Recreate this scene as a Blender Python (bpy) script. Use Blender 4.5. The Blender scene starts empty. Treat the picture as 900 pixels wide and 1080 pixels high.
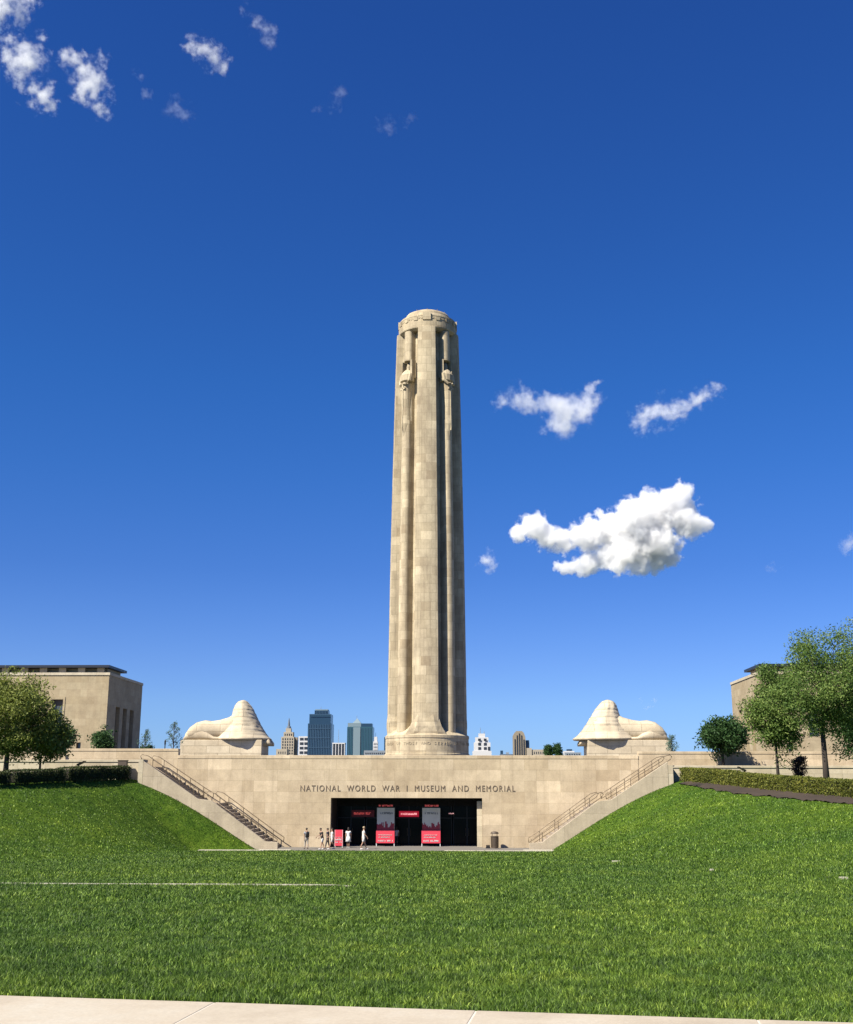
import bpy, bmesh, math, random
import numpy as np
from mathutils import Vector, Matrix, noise as mnoise

R = math.radians
rng = np.random.default_rng(7)
random.seed(7)
SC = bpy.context.scene
COL = SC.collection

# ------------------------------------------------------------------ camera
CAM = Vector((5.23, 0.0, 5.0))
PITCH, YAW, ROLL = R(13.68), R(1.92), R(0.1)
F = 1200.0                                   # focal length in pixels of the 900 x 1080 photograph
cd = bpy.data.cameras.new('camera')
cam = bpy.data.objects.new('camera', cd)
COL.objects.link(cam)
CR = Matrix.Rotation(YAW, 4, 'Z') @ Matrix.Rotation(R(90) + PITCH, 4, 'X') @ Matrix.Rotation(ROLL, 4, 'Z')
cam.matrix_world = Matrix.Translation(CAM) @ CR
cd.sensor_fit = 'VERTICAL'
cd.sensor_height = 36.0
cd.lens = 36.0 * F / 1080.0
cd.clip_start = 0.1
cd.clip_end = 30000
SC.camera = cam

def at(px, py, Y):
    d = CR.to_3x3() @ Vector(((px - 450) / F, (540 - py) / F, -1.0))
    return CAM + d * (Y / d.y)

# ------------------------------------------------------------------ world, sun, exposure
SUN_EL, SUN_AZ = R(46), R(47)                # azimuth measured from behind the camera towards the left
sun_dir = Vector((-math.sin(SUN_AZ) * math.cos(SUN_EL), -math.cos(SUN_AZ) * math.cos(SUN_EL), math.sin(SUN_EL)))
w = bpy.data.worlds.new("World")
SC.world = w
w.use_nodes = True
nt = w.node_tree
bg = nt.nodes['Background']
sky = nt.nodes.new('ShaderNodeTexSky')
sky.sky_type = 'NISHITA'
sky.sun_disc = False
sky.sun_elevation = SUN_EL
sky.sun_rotation = math.atan2(sun_dir.x, sun_dir.y)
sky.altitude = 600
sky.air_density = 1.0
sky.dust_density = 0.15
sky.ozone_density = 3.0
tc = nt.nodes.new('ShaderNodeTexCoord')
sx_ = nt.nodes.new('ShaderNodeSeparateXYZ')
nt.links.new(tc.outputs['Generated'], sx_.inputs[0])
cr_ = nt.nodes.new('ShaderNodeValToRGB')
stops_ = [(0.0, (0.40, 0.62, 1.17)), (0.07, (0.455, 0.655, 1.12)), (0.105, (0.42, 0.615, 1.10)), (0.185, (0.30, 0.548, 1.06)), (0.265, (0.24, 0.56, 1.10)), (0.343, (0.205, 0.565, 1.13)), (0.60, (0.187, 0.505, 1.13)), (1.0, (0.22, 0.52, 1.05))]
while len(cr_.color_ramp.elements) < len(stops_): cr_.color_ramp.elements.new(0.5)
for e_, (p_, c_) in zip(cr_.color_ramp.elements, stops_):
    e_.position = p_; e_.color = (*c_, 1)
mu_ = nt.nodes.new('ShaderNodeMix'); mu_.data_type = 'RGBA'; mu_.blend_type = 'MULTIPLY'; mu_.inputs[0].default_value = 1
nt.links.new(sx_.outputs[2], cr_.inputs[0])
nt.links.new(sky.outputs[0], mu_.inputs[6]); nt.links.new(cr_.outputs[0], mu_.inputs[7])
nt.links.new(mu_.outputs[2], bg.inputs['Color'])
bg.inputs['Strength'].default_value = 0.0577
sd = bpy.data.lights.new('sun', 'SUN')
sd.energy = 5.0
sd.angle = R(0.5)
sd.color = (1.0, 0.93, 0.80)
so = bpy.data.objects.new('sun', sd)
so.rotation_euler = (-sun_dir).to_track_quat('-Z', 'Y').to_euler()
so.location = (-60, -60, 90)
COL.objects.link(so)
SC.view_settings.view_transform = 'Standard'
SC.view_settings.look = 'None'
SC.view_settings.exposure = 1.0
SC.view_settings.gamma = 1
SC.cycles.max_bounces = 8
SC.cycles.diffuse_bounces = 1
SC.cycles.glossy_bounces = 2
SC.cycles.transparent_max_bounces = 8
SC.cycles.volume_bounces = 6

# ------------------------------------------------------------------ materials
ALB = 0.82                                   # one factor on every surface colour, kept with the exposure
def sc3(c, k=None): return tuple(x * (ALB if k is None else k) for x in c[:3])
def newmat(name):
    m = bpy.data.materials.new(name)
    m.use_nodes = True
    t = m.node_tree
    return m, t, t.nodes['Principled BSDF']

def N(t, kind, **kw):
    n = t.nodes.new(kind)
    for k, v in kw.items():
        setattr(n, k, v)
    return n

def math_node(t, op, a, b=None):
    n = N(t, 'ShaderNodeMath', operation=op)
    for i, v in enumerate((a, b)):
        if v is None: continue
        if isinstance(v, (int, float)): n.inputs[i].default_value = v
        else: t.links.new(v, n.inputs[i])
    return n.outputs[0]

def mixc(t, fac, a, b, blend='MIX'):
    n = N(t, 'ShaderNodeMix', data_type='RGBA', blend_type=blend)
    for i, v in ((0, fac), (6, a), (7, b)):
        if isinstance(v, (int, float)): n.inputs[i].default_value = v
        elif isinstance(v, tuple): n.inputs[i].default_value = (*v[:3], 1)
        else: t.links.new(v, n.inputs[i])
    return n.outputs[2]

def noise(t, scale, detail=4, rough=0.55, vec=None, dim='3D'):
    n = N(t, 'ShaderNodeTexNoise')
    n.inputs['Scale'].default_value = scale
    n.inputs['Detail'].default_value = detail
    n.inputs['Roughness'].default_value = rough
    if vec is not None: t.links.new(vec, n.inputs['Vector'])
    return n.outputs['Fac']

def ramp(t, fac, stops):
    n = N(t, 'ShaderNodeValToRGB')
    e = n.color_ramp.elements
    while len(e) < len(stops): e.new(0.5)
    for el, (p, c) in zip(e, stops):
        el.position = p
        el.color = (*c, 1) if len(c) == 3 else c
    t.links.new(fac, n.inputs[0])
    return n.outputs[0]

def worldpos(t):
    return N(t, 'ShaderNodeNewGeometry').outputs['Position']

def plain(name, col, rough=0.6, metal=0.0, var=0.12, scale=3.0, emit=None, es=0.0):
    m, t, b = newmat(name)
    col = sc3(col)
    f = noise(t, scale, 3)
    c = mixc(t, f, tuple(x * (1 - var) for x in col), tuple(min(1, x * (1 + var)) for x in col))
    t.links.new(c, b.inputs['Base Color'])
    b.inputs['Roughness'].default_value = rough
    b.inputs['Metallic'].default_value = metal
    if emit:
        b.inputs['Emission Color'].default_value = (*emit, 1)
        b.inputs['Emission Strength'].default_value = es
    return m

def stone(name, c1, c2, c3, bw, bh, mortar=0.012, stain=0.25, bump=0.15, mdark=0.55, stainc=(0.30, 0.22, 0.14), tone=1.0):
    """coursed ashlar laid in world space, face picked by the normal"""
    m, t, b = newmat(name)
    c1, c2, c3, stainc = sc3(c1), sc3(c2), sc3(c3), sc3(stainc)
    g = N(t, 'ShaderNodeNewGeometry')
    sp = N(t, 'ShaderNodeSeparateXYZ'); t.links.new(g.outputs['Position'], sp.inputs[0])
    sn = N(t, 'ShaderNodeSeparateXYZ'); t.links.new(g.outputs['True Normal'], sn.inputs[0])
    side = math_node(t, 'GREATER_THAN', math_node(t, 'ABSOLUTE', sn.outputs[0]), math_node(t, 'ABSOLUTE', sn.outputs[1]))
    u = math_node(t, 'ADD', math_node(t, 'MULTIPLY', sp.outputs[0], math_node(t, 'SUBTRACT', 1.0, side)),
                  math_node(t, 'MULTIPLY', sp.outputs[1], side))
    up = math_node(t, 'GREATER_THAN', math_node(t, 'ABSOLUTE', sn.outputs[2]), 0.8)
    v = math_node(t, 'ADD', math_node(t, 'MULTIPLY', sp.outputs[2], math_node(t, 'SUBTRACT', 1.0, up)),
                  math_node(t, 'MULTIPLY', sp.outputs[1], up))
    cb = N(t, 'ShaderNodeCombineXYZ'); t.links.new(u, cb.inputs[0]); t.links.new(v, cb.inputs[1])
    def brick(bw, bh, a, c, mo):
        k = N(t, 'ShaderNodeTexBrick')
        k.inputs['Scale'].default_value = 1
        k.inputs['Brick Width'].default_value = bw
        k.inputs['Row Height'].default_value = bh
        k.inputs['Mortar Size'].default_value = mo
        k.inputs['Mortar Smooth'].default_value = 0.3
        k.inputs['Color1'].default_value = (*a, 1)
        k.inputs['Color2'].default_value = (*c, 1)
        k.inputs['Mortar'].default_value = (*[x * mdark for x in c1], 1)
        t.links.new(cb.outputs[0], k.inputs['Vector'])
        return k
    k1 = brick(bw, bh, c1, c2, mortar)
    # a per-block random mask from a second pass of the same courses
    k2 = brick(bw, bh, (0, 0, 0), (1, 1, 1), 0.0)
    k2.inputs['Bias'].default_value = -0.25
    wn = N(t, 'ShaderNodeTexWhiteNoise', noise_dimensions='2D')
    # block index
    row = math_node(t, 'FLOOR', math_node(t, 'DIVIDE', v, bh))
    off = math_node(t, 'MULTIPLY', math_node(t, 'MODULO', math_node(t, 'ABSOLUTE', row), 2.0), bw * 0.5)
    cix = math_node(t, 'FLOOR', math_node(t, 'DIVIDE', math_node(t, 'ADD', u, off), bw))
    ci = N(t, 'ShaderNodeCombineXYZ'); t.links.new(cix, ci.inputs[0]); t.links.new(row, ci.inputs[1])
    t.links.new(ci.outputs[0], wn.inputs['Vector'])
    dark = ramp(t, wn.outputs['Value'], [(0.0, (1, 1, 1)), (0.13, (0, 0, 0))])
    light = ramp(t, wn.outputs['Value'], [(0.86, (0, 0, 0)), (0.95, (1, 1, 1))])
    col = mixc(t, math_node(t, 'MULTIPLY', dark, 0.65 * tone), k1.outputs['Color'], c3)
    col = mixc(t, math_node(t, 'MULTIPLY', light, 0.5 * tone), col, tuple(min(1, x * 1.25) for x in c2))
    mp = N(t, 'ShaderNodeMapping'); mp.inputs['Scale'].default_value = (0.5, 0.5, 0.12)
    t.links.new(g.outputs['Position'], mp.inputs[0])
    mp2 = N(t, 'ShaderNodeMapping'); mp2.inputs['Scale'].default_value = (2.6, 2.6, 0.10)
    t.links.new(g.outputs['Position'], mp2.inputs[0])
    streak = ramp(t, noise(t, 1.0, 5, 0.7, mp2.outputs[0]), [(0.52, (0, 0, 0)), (0.75, (1, 1, 1))])
    col = mixc(t, math_node(t, 'MULTIPLY', streak, stain * 0.85), col, tuple(x * 0.8 for x in stainc))
    st = ramp(t, noise(t, 1.0, 6, 0.65, mp.outputs[0]), [(0.45, (0, 0, 0)), (0.72, (1, 1, 1))])
    col = mixc(t, math_node(t, 'MULTIPLY', st, stain), col, stainc)
    fine = noise(t, 9.0, 6, 0.7, g.outputs['Position'])
    col = mixc(t, 0.22, col, mixc(t, 1.0, col, ramp(t, fine, [(0.3, (0.45, 0.45, 0.45)), (0.7, (1.4, 1.4, 1.4))]), 'MULTIPLY'))
    mid = noise(t, 0.9, 6, 0.72, g.outputs['Position'])
    col = mixc(t, 0.45, col, mixc(t, 1.0, col, ramp(t, mid, [(0.32, (0.66, 0.64, 0.62)), (0.68, (1.28, 1.27, 1.24))]), 'MULTIPLY'))
    t.links.new(col, b.inputs['Base Color'])
    b.inputs['Roughness'].default_value = 0.85
    b.inputs['Specular IOR Level'].default_value = 0.2
    bp = N(t, 'ShaderNodeBump'); bp.inputs['Strength'].default_value = bump; bp.inputs['Distance'].default_value = 0.03
    hsum = math_node(t, 'ADD', math_node(t, 'MULTIPLY', k1.outputs['Fac'], -1.0), math_node(t, 'MULTIPLY', fine, 0.5))
    t.links.new(hsum, bp.inputs['Height'])
    t.links.new(bp.outputs[0], b.inputs['Normal'])
    return m

M = {}
M['wall'] = stone('wall limestone', (0.525, 0.42, 0.28), (0.61, 0.50, 0.35), (0.46, 0.36, 0.235), 2.1, 0.95, stain=0.35, mortar=0.010, mdark=0.68, tone=1.3)
M['wall_pale'] = stone('pale limestone', (0.52, 0.455, 0.33), (0.60, 0.53, 0.40), (0.46, 0.385, 0.27), 2.4, 0.9, stain=0.12)
M['tower'] = stone('tower limestone', (0.50, 0.415, 0.275), (0.58, 0.49, 0.335), (0.39, 0.305, 0.195), 1.45, 1.25, stain=0.75, mortar=0.016, mdark=0.55, tone=1.3, stainc=(0.27, 0.215, 0.15))
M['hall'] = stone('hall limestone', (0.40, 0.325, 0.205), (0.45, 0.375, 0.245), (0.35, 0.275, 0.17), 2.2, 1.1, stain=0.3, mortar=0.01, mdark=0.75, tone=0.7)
M['sphinx'] = stone('sphinx limestone', (0.56, 0.47, 0.33), (0.64, 0.55, 0.40), (0.48, 0.39, 0.27), 2.6, 0.8, mortar=0.03, stain=0.15, mdark=0.6)
M['cheek'] = stone('cheek stone', (0.47, 0.395, 0.29), (0.53, 0.45, 0.335), (0.41, 0.335, 0.24), 3.0, 3.0, stain=0.5, stainc=(0.34, 0.28, 0.21))
M['step'] = plain('step granite', (0.36, 0.30, 0.24), 0.8, var=0.25, scale=4)
M['pave'] = plain('plaza concrete', (0.19, 0.175, 0.155), 0.85, var=0.2, scale=1.3)
M['kerb'] = plain('kerb stone', (0.50, 0.46, 0.36), 0.85, var=0.35, scale=0.9)
M['letters'] = plain('bronze letters', (0.17, 0.12, 0.08), 0.6)
M['rail'] = plain('bronze rail', (0.20, 0.15, 0.10), 0.45, 0.4)
M['black'] = plain('black metal', (0.012, 0.011, 0.011), 0.5)
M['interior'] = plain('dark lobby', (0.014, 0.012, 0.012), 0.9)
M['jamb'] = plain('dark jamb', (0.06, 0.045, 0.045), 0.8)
M['bronze'] = plain('bronze screen', (0.13, 0.10, 0.07), 0.55, 0.2)
M['roofdark'] = plain('dark metal roof', (0.03, 0.035, 0.05), 0.45, 0.3)
M['red'] = plain('red sign board', (0.72, 0.05, 0.085), 0.6, var=0.08)
M['darkred'] = plain('deep red board', (0.42, 0.03, 0.05), 0.6, var=0.1)
M['white'] = plain('white paint', (0.78, 0.77, 0.75), 0.6, var=0.04)
M['greyboard'] = plain('grey banner', (0.85, 0.76, 0.62), 0.7, var=0.2, scale=2)
M['redglow'] = plain('red sign with added glow', (0.5, 0.02, 0.05), 0.5, emit=(0.9, 0.01, 0.05), es=0.16)  # emission added to keep this board bright in the shaded recess
M['reddim'] = plain('dim red sign', (0.06, 0.006, 0.01), 0.5, emit=(0.8, 0.01, 0.02), es=0.01)
M['redtext'] = plain('red sign lettering', (0.7, 0.2, 0.2), 0.5, emit=(1.0, 0.12, 0.1), es=0.2)
M['whiteglow'] = plain('white lettering with added glow', (0.8, 0.6, 0.6), 0.5, emit=(1, 0.5, 0.5), es=0.6)  # emission added so the sign lettering stays bright in the shaded recess
M['bin'] = plain('brown bin', (0.10, 0.075, 0.055), 0.6, 0.2)
M['mulch'] = plain('mulch', (0.045, 0.030, 0.018), 0.95, var=0.8, scale=5)

def glass(name, col, rough=0.08):
    m, t, b = newmat(name)
    b.inputs['Base Color'].default_value = (*col, 1)
    b.inputs['Roughness'].default_value = rough
    b.inputs['Specular IOR Level'].default_value = 0.5 if 'door' not in name else 0.12
    return m
M['darkglass'] = glass('dark door glass', (0.006, 0.006, 0.007), 0.2)
M['hallglass'] = glass('hall window glass', (0.05, 0.06, 0.065), 0.12)

def leafmat(name, dark, light, yellow=None, trans=0.3):
    m, t, b = newmat(name)
    a = N(t, 'ShaderNodeAttribute', attribute_name='rnd')
    dark, light = sc3(dark, 0.9), sc3(light, 0.9); yellow = sc3(yellow, 0.9) if yellow else None
    stops = [(0.0, dark), (0.65, light)]
    stops.append((1.0, yellow or tuple(x * 1.3 for x in light)))
    c = ramp(t, a.outputs['Fac'], stops)
    big = noise(t, 0.35, 3, 0.6, worldpos(t))
    c = mixc(t, 0.5, c, mixc(t, 1.0, c, ramp(t, big, [(0.3, (0.55, 0.6, 0.55)), (0.7, (1.45, 1.35, 1.2))]), 'MULTIPLY'))
    t.links.new(c, b.inputs['Base Color'])
    b.inputs['Roughness'].default_value = 0.6
    b.inputs['Specular IOR Level'].default_value = 0.25
    tr = N(t, 'ShaderNodeBsdfTranslucent'); t.links.new(c, tr.inputs[0])
    mx = N(t, 'ShaderNodeMixShader'); mx.inputs[0].default_value = trans
    t.links.new(b.outputs[0], mx.inputs[1]); t.links.new(tr.outputs[0], mx.inputs[2])
    t.links.new(mx.outputs[0], t.nodes['Material Output'].inputs[0])
    return m
M['leaf_olive'] = leafmat('olive leaves', (0.08, 0.11, 0.02), (0.21, 0.25, 0.05), (0.36, 0.37, 0.12))
M['leaf_deep'] = leafmat('deep green leaves', (0.02, 0.055, 0.018), (0.05, 0.11, 0.032), (0.09, 0.17, 0.05))
M['leaf_bright'] = leafmat('bright green leaves', (0.05, 0.11, 0.022), (0.14, 0.22, 0.048), (0.30, 0.36, 0.11))
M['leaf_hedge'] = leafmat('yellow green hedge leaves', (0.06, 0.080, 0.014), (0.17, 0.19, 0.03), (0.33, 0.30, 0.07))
M['leaf_hedge_shaded'] = leafmat('shaded hedge leaves', (0.02, 0.035, 0.01), (0.05, 0.07, 0.018), (0.10, 0.11, 0.03), 0.12)  # shade on the left hedges' visible side is put into these darker leaf colours
M['leaf_pale'] = leafmat('thin spring leaves', (0.06, 0.12, 0.10), (0.12, 0.2, 0.15))
M['leaf_red'] = leafmat('brown red leaves', (0.06, 0.03, 0.03), (0.13, 0.07, 0.06), (0.2, 0.12, 0.1))
M['bark'] = plain('bark', (0.055, 0.042, 0.032), 0.95, var=0.4, scale=8)
M['twig'] = plain('hedge wood', (0.025, 0.022, 0.014), 0.95, var=0.3)
M['statue_dark'] = plain('dark bronze', (0.025, 0.022, 0.02), 0.5, 0.3)

# grass
def grassmat(name, blade):
    m, t, b = newmat(name)
    p = worldpos(t)
    n1 = noise(t, 0.16, 4, 0.6, p)
    n2 = noise(t, 1.6, 4, 0.65, p)
    c = ramp(t, n2, [(0.22, (0.032, 0.068, 0.009)), (0.5, (0.065, 0.122, 0.014)), (0.8, (0.125, 0.185, 0.024))])
    c = mixc(t, 0.75, c, mixc(t, 1.0, c, ramp(t, n1, [(0.32, (0.66, 0.78, 0.85)), (0.68, (1.38, 1.25, 1.05))]), 'MULTIPLY'))
    c = mixc(t, 1.0, c, ramp(t, noise(t, 6.5, 3, 0.7, p), [(0.33, (0.64, 0.68, 0.66)), (0.5, (1.06, 1.07, 1.05)), (0.66, (1.6, 1.5, 1.5))]), 'MULTIPLY')
    if blade:
        a = N(t, 'ShaderNodeAttribute', attribute_name='rnd')
        c = mixc(t, 1.0, c, ramp(t, a.outputs['Fac'], [(0.0, (0.35, 0.42, 0.45)), (0.55, (1.0, 1.0, 0.95)), (0.84, (1.6, 1.5, 1.5)), (0.93, (3.4, 2.8, 4.0))]), 'MULTIPLY')
    else:
        n3 = noise(t, 14.0, 5, 0.8, p)
        c = mixc(t, 1.0, c, ramp(t, n3, [(0.35, (0.45, 0.5, 0.45)), (0.65, (1.15, 1.1, 1.1))]), 'MULTIPLY')
        bp = N(t, 'ShaderNodeBump'); bp.inputs['Strength'].default_value = 0.8; bp.inputs['Distance'].default_value = 0.08
        t.links.new(n3, bp.inputs['Height']); t.links.new(bp.outputs[0], b.inputs['Normal'])
    t.links.new(c, b.inputs['Base Color'])
    b.inputs['Roughness'].default_value = 0.55 if blade else 0.9
    b.inputs['Specular IOR Level'].default_value = 0.3 if blade else 0.05
    if blade:
        tr = N(t, 'ShaderNodeBsdfTranslucent'); t.links.new(c, tr.inputs[0])
        mx = N(t, 'ShaderNodeMixShader'); mx.inputs[0].default_value = 0.25
        t.links.new(b.outputs[0], mx.inputs[1]); t.links.new(tr.outputs[0], mx.inputs[2])
        t.links.new(mx.outputs[0], t.nodes['Material Output'].inputs[0])
    return m
M['lawn'] = grassmat('lawn soil and turf', False)
M['blade'] = grassmat('grass blades', True)

def pathmat():
    m, t, b = newmat('sandstone path')
    p = worldpos(t)
    c = ramp(t, noise(t, 1.1, 6, 0.65, p), [(0.3, (0.34, 0.285, 0.21)), (0.52, (0.415, 0.36, 0.275)), (0.75, (0.455, 0.42, 0.345))])
    c = mixc(t, 0.5, c, mixc(t, 1.0, c, ramp(t, noise(t, 30, 5, 0.8, p), [(0.3, (0.75, 0.75, 0.75)), (0.7, (1.15, 1.15, 1.15))]), 'MULTIPLY'))
    t.links.new(c, b.inputs['Base Color'])
    b.inputs['Roughness'].default_value = 0.9
    bp = N(t, 'ShaderNodeBump'); bp.inputs['Strength'].default_value = 0.3; bp.inputs['Distance'].default_value = 0.01
    t.links.new(noise(t, 45, 6, 0.8, p), bp.inputs['Height']); t.links.new(bp.outputs[0], b.inputs['Normal'])
    return m
M['path'] = pathmat()

# ------------------------------------------------------------------ builders
def tag(o, label=None, cat=None, group=None, kind=None):
    if label: o['label'] = label
    if cat: o['category'] = cat
    if group: o['group'] = group
    if kind: o['kind'] = kind
    return o

def thing(name, label, cat, loc=(0, 0, 0), rz=0.0, group=None):
    o = bpy.data.objects.new(name, None)
    o.empty_display_size = 0.3
    COL.objects.link(o)
    o.location = loc
    o.rotation_euler = (0, 0, rz)
    return tag(o, label, cat, group)

class MB:
    """collects shapes, links them as one mesh object; coordinates are the parent's own"""
    def __init__(s): s.v = []; s.f = []; s.m = []; s.mi = 0
    def add(s, vs, fs):
        n = len(s.v); s.v += [tuple(v) for v in vs]; s.f += [tuple(n + i for i in f) for f in fs]; s.m += [s.mi] * len(fs)
        return s
    def box(s, x0, x1, y0, y1, z0, z1):
        if x0 > x1: x0, x1 = x1, x0
        return s.add([(x0,y0,z0),(x1,y0,z0),(x1,y1,z0),(x0,y1,z0),(x0,y0,z1),(x1,y0,z1),(x1,y1,z1),(x0,y1,z1)],
                     [(0,3,2,1),(4,5,6,7),(0,1,5,4),(1,2,6,5),(2,3,7,6),(3,0,4,7)])
    def prism(s, poly, ax, a, b):
        """poly in the two other axes, extruded along ax from a to b"""
        def P(p, t):
            return {'x': (t, p[0], p[1]), 'y': (p[0], t, p[1]), 'z': (p[0], p[1], t)}[ax]
        n = len(poly)
        return s.add([P(p, a) for p in poly] + [P(p, b) for p in poly],
                     [tuple(range(n))[::-1], tuple(range(n, 2 * n))] + [(i, (i + 1) % n, n + (i + 1) % n, n + i) for i in range(n)])
    def loft(s, rings, cap=True):
        n = len(rings[0]); vs = [p for r in rings for p in r]; fs = []
        for k in range(len(rings) - 1):
            for i in range(n):
                j = (i + 1) % n
                fs.append((k * n + i, k * n + j, (k + 1) * n + j, (k + 1) * n + i))
        if cap: fs += [tuple(range(n))[::-1], tuple(range((len(rings) - 1) * n, len(rings) * n))]
        return s.add(vs, fs)
    def lathe(s, prof, c=(0, 0), n=48):
        return s.loft([[(c[0] + r * math.cos(2 * math.pi * i / n), c[1] + r * math.sin(2 * math.pi * i / n), z) for i in range(n)] for r, z in prof])
    def tube(s, pts, rad, n=8):
        pts = [Vector(p) for p in pts]
        if isinstance(rad, (int, float)): rad = [rad] * len(pts)
        rings = []
        for i, p in enumerate(pts):
            d = (pts[min(i + 1, len(pts) - 1)] - pts[max(i - 1, 0)])
            d = d.normalized() if d.length > 1e-6 else Vector((0, 0, 1))
            a = d.cross(Vector((0, 0, 1)) if abs(d.z) < 0.9 else Vector((1, 0, 0))).normalized(); b = d.cross(a)
            rings.append([tuple(p + (a * math.cos(2 * math.pi * k / n) + b * math.sin(2 * math.pi * k / n)) * rad[i]) for k in range(n)])
        return s.loft(rings)
    def build(s, name, mat, parent=None, smooth=False, bevel=0.0, subdiv=0):
        me = bpy.data.meshes.new(name)
        me.from_pydata(s.v, [], s.f)
        for mm in (mat if isinstance(mat, (list, tuple)) else [mat]): me.materials.append(mm)
        me.polygons.foreach_set('material_index', s.m)
        bm = bmesh.new(); bm.from_mesh(me)
        bmesh.ops.recalc_face_normals(bm, faces=bm.faces)
        if subdiv: bmesh.ops.subdivide_edges(bm, edges=bm.edges, cuts=subdiv, use_grid_fill=True)
        bm.to_mesh(me); bm.free()
        if smooth: me.shade_smooth()
        o = bpy.data.objects.new(name, me)
        COL.objects.link(o)
        if parent: o.parent = parent
        if bevel:
            b = o.modifiers.new('bevel', 'BEVEL'); b.width = bevel; b.segments = 2; b.limit_method = 'ANGLE'
        return o

def children(o): return [c for c in COL.objects if c.parent == o]

def copy_tree(o, parent=None):
    kids = children(o)
    c = o.copy(); COL.objects.link(c); c.parent = parent
    for ch in kids: copy_tree(ch, c)
    return c

def np_mesh(name, V, Fidx, nper, mat, parent=None, rnd=None):
    """V (n,3), Fidx flat loops, nper vertices per face (array or int)"""
    me = bpy.data.meshes.new(name)
    nf = len(Fidx) // nper if isinstance(nper, int) else len(nper)
    me.vertices.add(len(V)); me.vertices.foreach_set('co', V.astype(np.float32).ravel())
    me.loops.add(len(Fidx)); me.loops.foreach_set('vertex_index', Fidx.astype(np.int32))
    me.polygons.add(nf)
    starts = np.arange(nf) * nper if isinstance(nper, int) else np.concatenate([[0], np.cumsum(nper)[:-1]])
    me.polygons.foreach_set('loop_start', starts.astype(np.int32))
    if rnd is not None:
        a = me.attributes.new('rnd', 'FLOAT', 'POINT'); a.data.foreach_set('value', rnd.astype(np.float32))
    me.materials.append(mat)
    me.update(calc_edges=True)
    o = bpy.data.objects.new(name, me); COL.objects.link(o)
    if parent: o.parent = parent
    return o

def text_mesh(body, size, extrude, font_scale=(1, 1), spacing=1.0):
    """a text as a mesh datablock, centred, upright in XZ, facing -Y"""
    cu = bpy.data.curves.new('txt', 'FONT')
    cu.body = body; cu.size = size; cu.extrude = extrude; cu.align_x = 'CENTER'; cu.space_character = spacing
    cu.offset = 0
    ob = bpy.data.objects.new('txt', cu); COL.objects.link(ob)
    dg = bpy.context.evaluated_depsgraph_get(); dg.update()
    me = bpy.data.meshes.new_from_object(ob.evaluated_get(dg))
    bpy.data.objects.remove(ob); bpy.data.curves.remove(cu)
    me.transform(Matrix.Rotation(R(90), 4, 'X') @ Matrix.Diagonal((font_scale[0], font_scale[1], 1, 1)))
    return me

# ------------------------------------------------------------------ terrain
def sstep(a, b, x):
    t = np.clip((x - a) / (b - a), 0, 1); return t * t * (3 - 2 * t)

def lawn_z(Y):
    return 3.38 * np.clip((97.5 - Y) / 88.4, 0, 1.25)
def foot_x(X, Y):
    left = 12.3 + 4.6 * sstep(98.8, 95.2, Y)
    right = 12.3 + np.clip(45 - Y, 0, 60) * 0.11
    return np.where(X < 0, left, right)
def top_x(X, Y):
    return np.where(X < 0, 23.2 + 0.25 * np.clip(100 - Y, 0, 200), 23.2 + 0.155 * np.clip(100 - Y, 0, 200))
def top_z(X, Y):
    t = np.where(X < 0, 5.75 - 0.030 * np.clip(100 - Y, 0, 200), 5.7 - 0.041 * np.clip(100 - Y, 0, 200))
    return np.maximum(t, lawn_z(Y) + 0.35)
def ground_z(X, Y):
    X = np.asarray(X, float); Y = np.asarray(Y, float)
    lz = lawn_z(Y); fx = foot_x(X, Y); tx = top_x(X, Y); tz = top_z(X, Y)
    t = np.clip((np.abs(X) - fx) / (tx - fx), 0, 1)
    s = 0.85 * t + 0.15 * t * t * (3 - 2 * t)
    z = lz + (tz - lz) * s
    z = z + 0.45 * np.sin(np.pi * t) * sstep(90, 98.5, Y)
    z = z + 0.03 * np.sin(X * 0.45 + 1.0) * np.sin(Y * 0.21) * sstep(96, 90, Y)
    z = np.where((np.abs(X) < 22.4) & (Y > 99.1), -0.3, z)
    z = np.where((np.abs(X) < 12.0) & (Y > 97.55), -0.3, z)
    return z

def path_edge(X):                       # far edge of the near path, turned by 7 degrees
    return 9.55 - 0.1263 * (X - 1.57)

xs = np.unique(np.round(np.concatenate([np.arange(-80, -30, 2.0), np.arange(-30, 30, 0.5), np.arange(30, 81, 2.0), [-12.0, 12.0, -22.39, 22.39, -22.41, 22.41]]), 3))
ys = np.unique(np.round(np.concatenate([np.arange(-10, 88, 0.75), np.arange(88, 97.5, 0.25), [97.5, 97.58, 98.5, 99.06, 99.12, 99.5, 100.04, 101.5, 103.0, 104.4]]), 3))
GX, GY = np.meshgrid(xs, ys)
GZ = ground_z(GX, GY)
# the lawn stays just under the path in front
GZ = np.where(GY < path_edge(GX) + 0.05, np.minimum(GZ, 3.34), GZ)
V = np.stack([GX.ravel(), GY.ravel(), GZ.ravel()], 1)
nx, ny = len(xs), len(ys)
ii = (np.arange(ny - 1)[:, None] * nx + np.arange(nx - 1)[None, :]).ravel()
Fq = np.stack([ii, ii + 1, ii + nx + 1, ii + nx], 1).ravel()
lawn = np_mesh('lawn', V, Fq, 4, M['lawn']); lawn.data.shade_smooth(); tag(lawn, kind='structure')

mb = MB(); mb.add([(-9000, -3000, -1.0), (9000, -3000, -1.0), (9000, 16000, -1.0), (-9000, 16000, -1.0)], [(0, 1, 2, 3)])
tag(mb.build('ground', plain('far ground', (0.07, 0.09, 0.04), 0.95, var=0.4, scale=0.01)), kind='structure')

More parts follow.
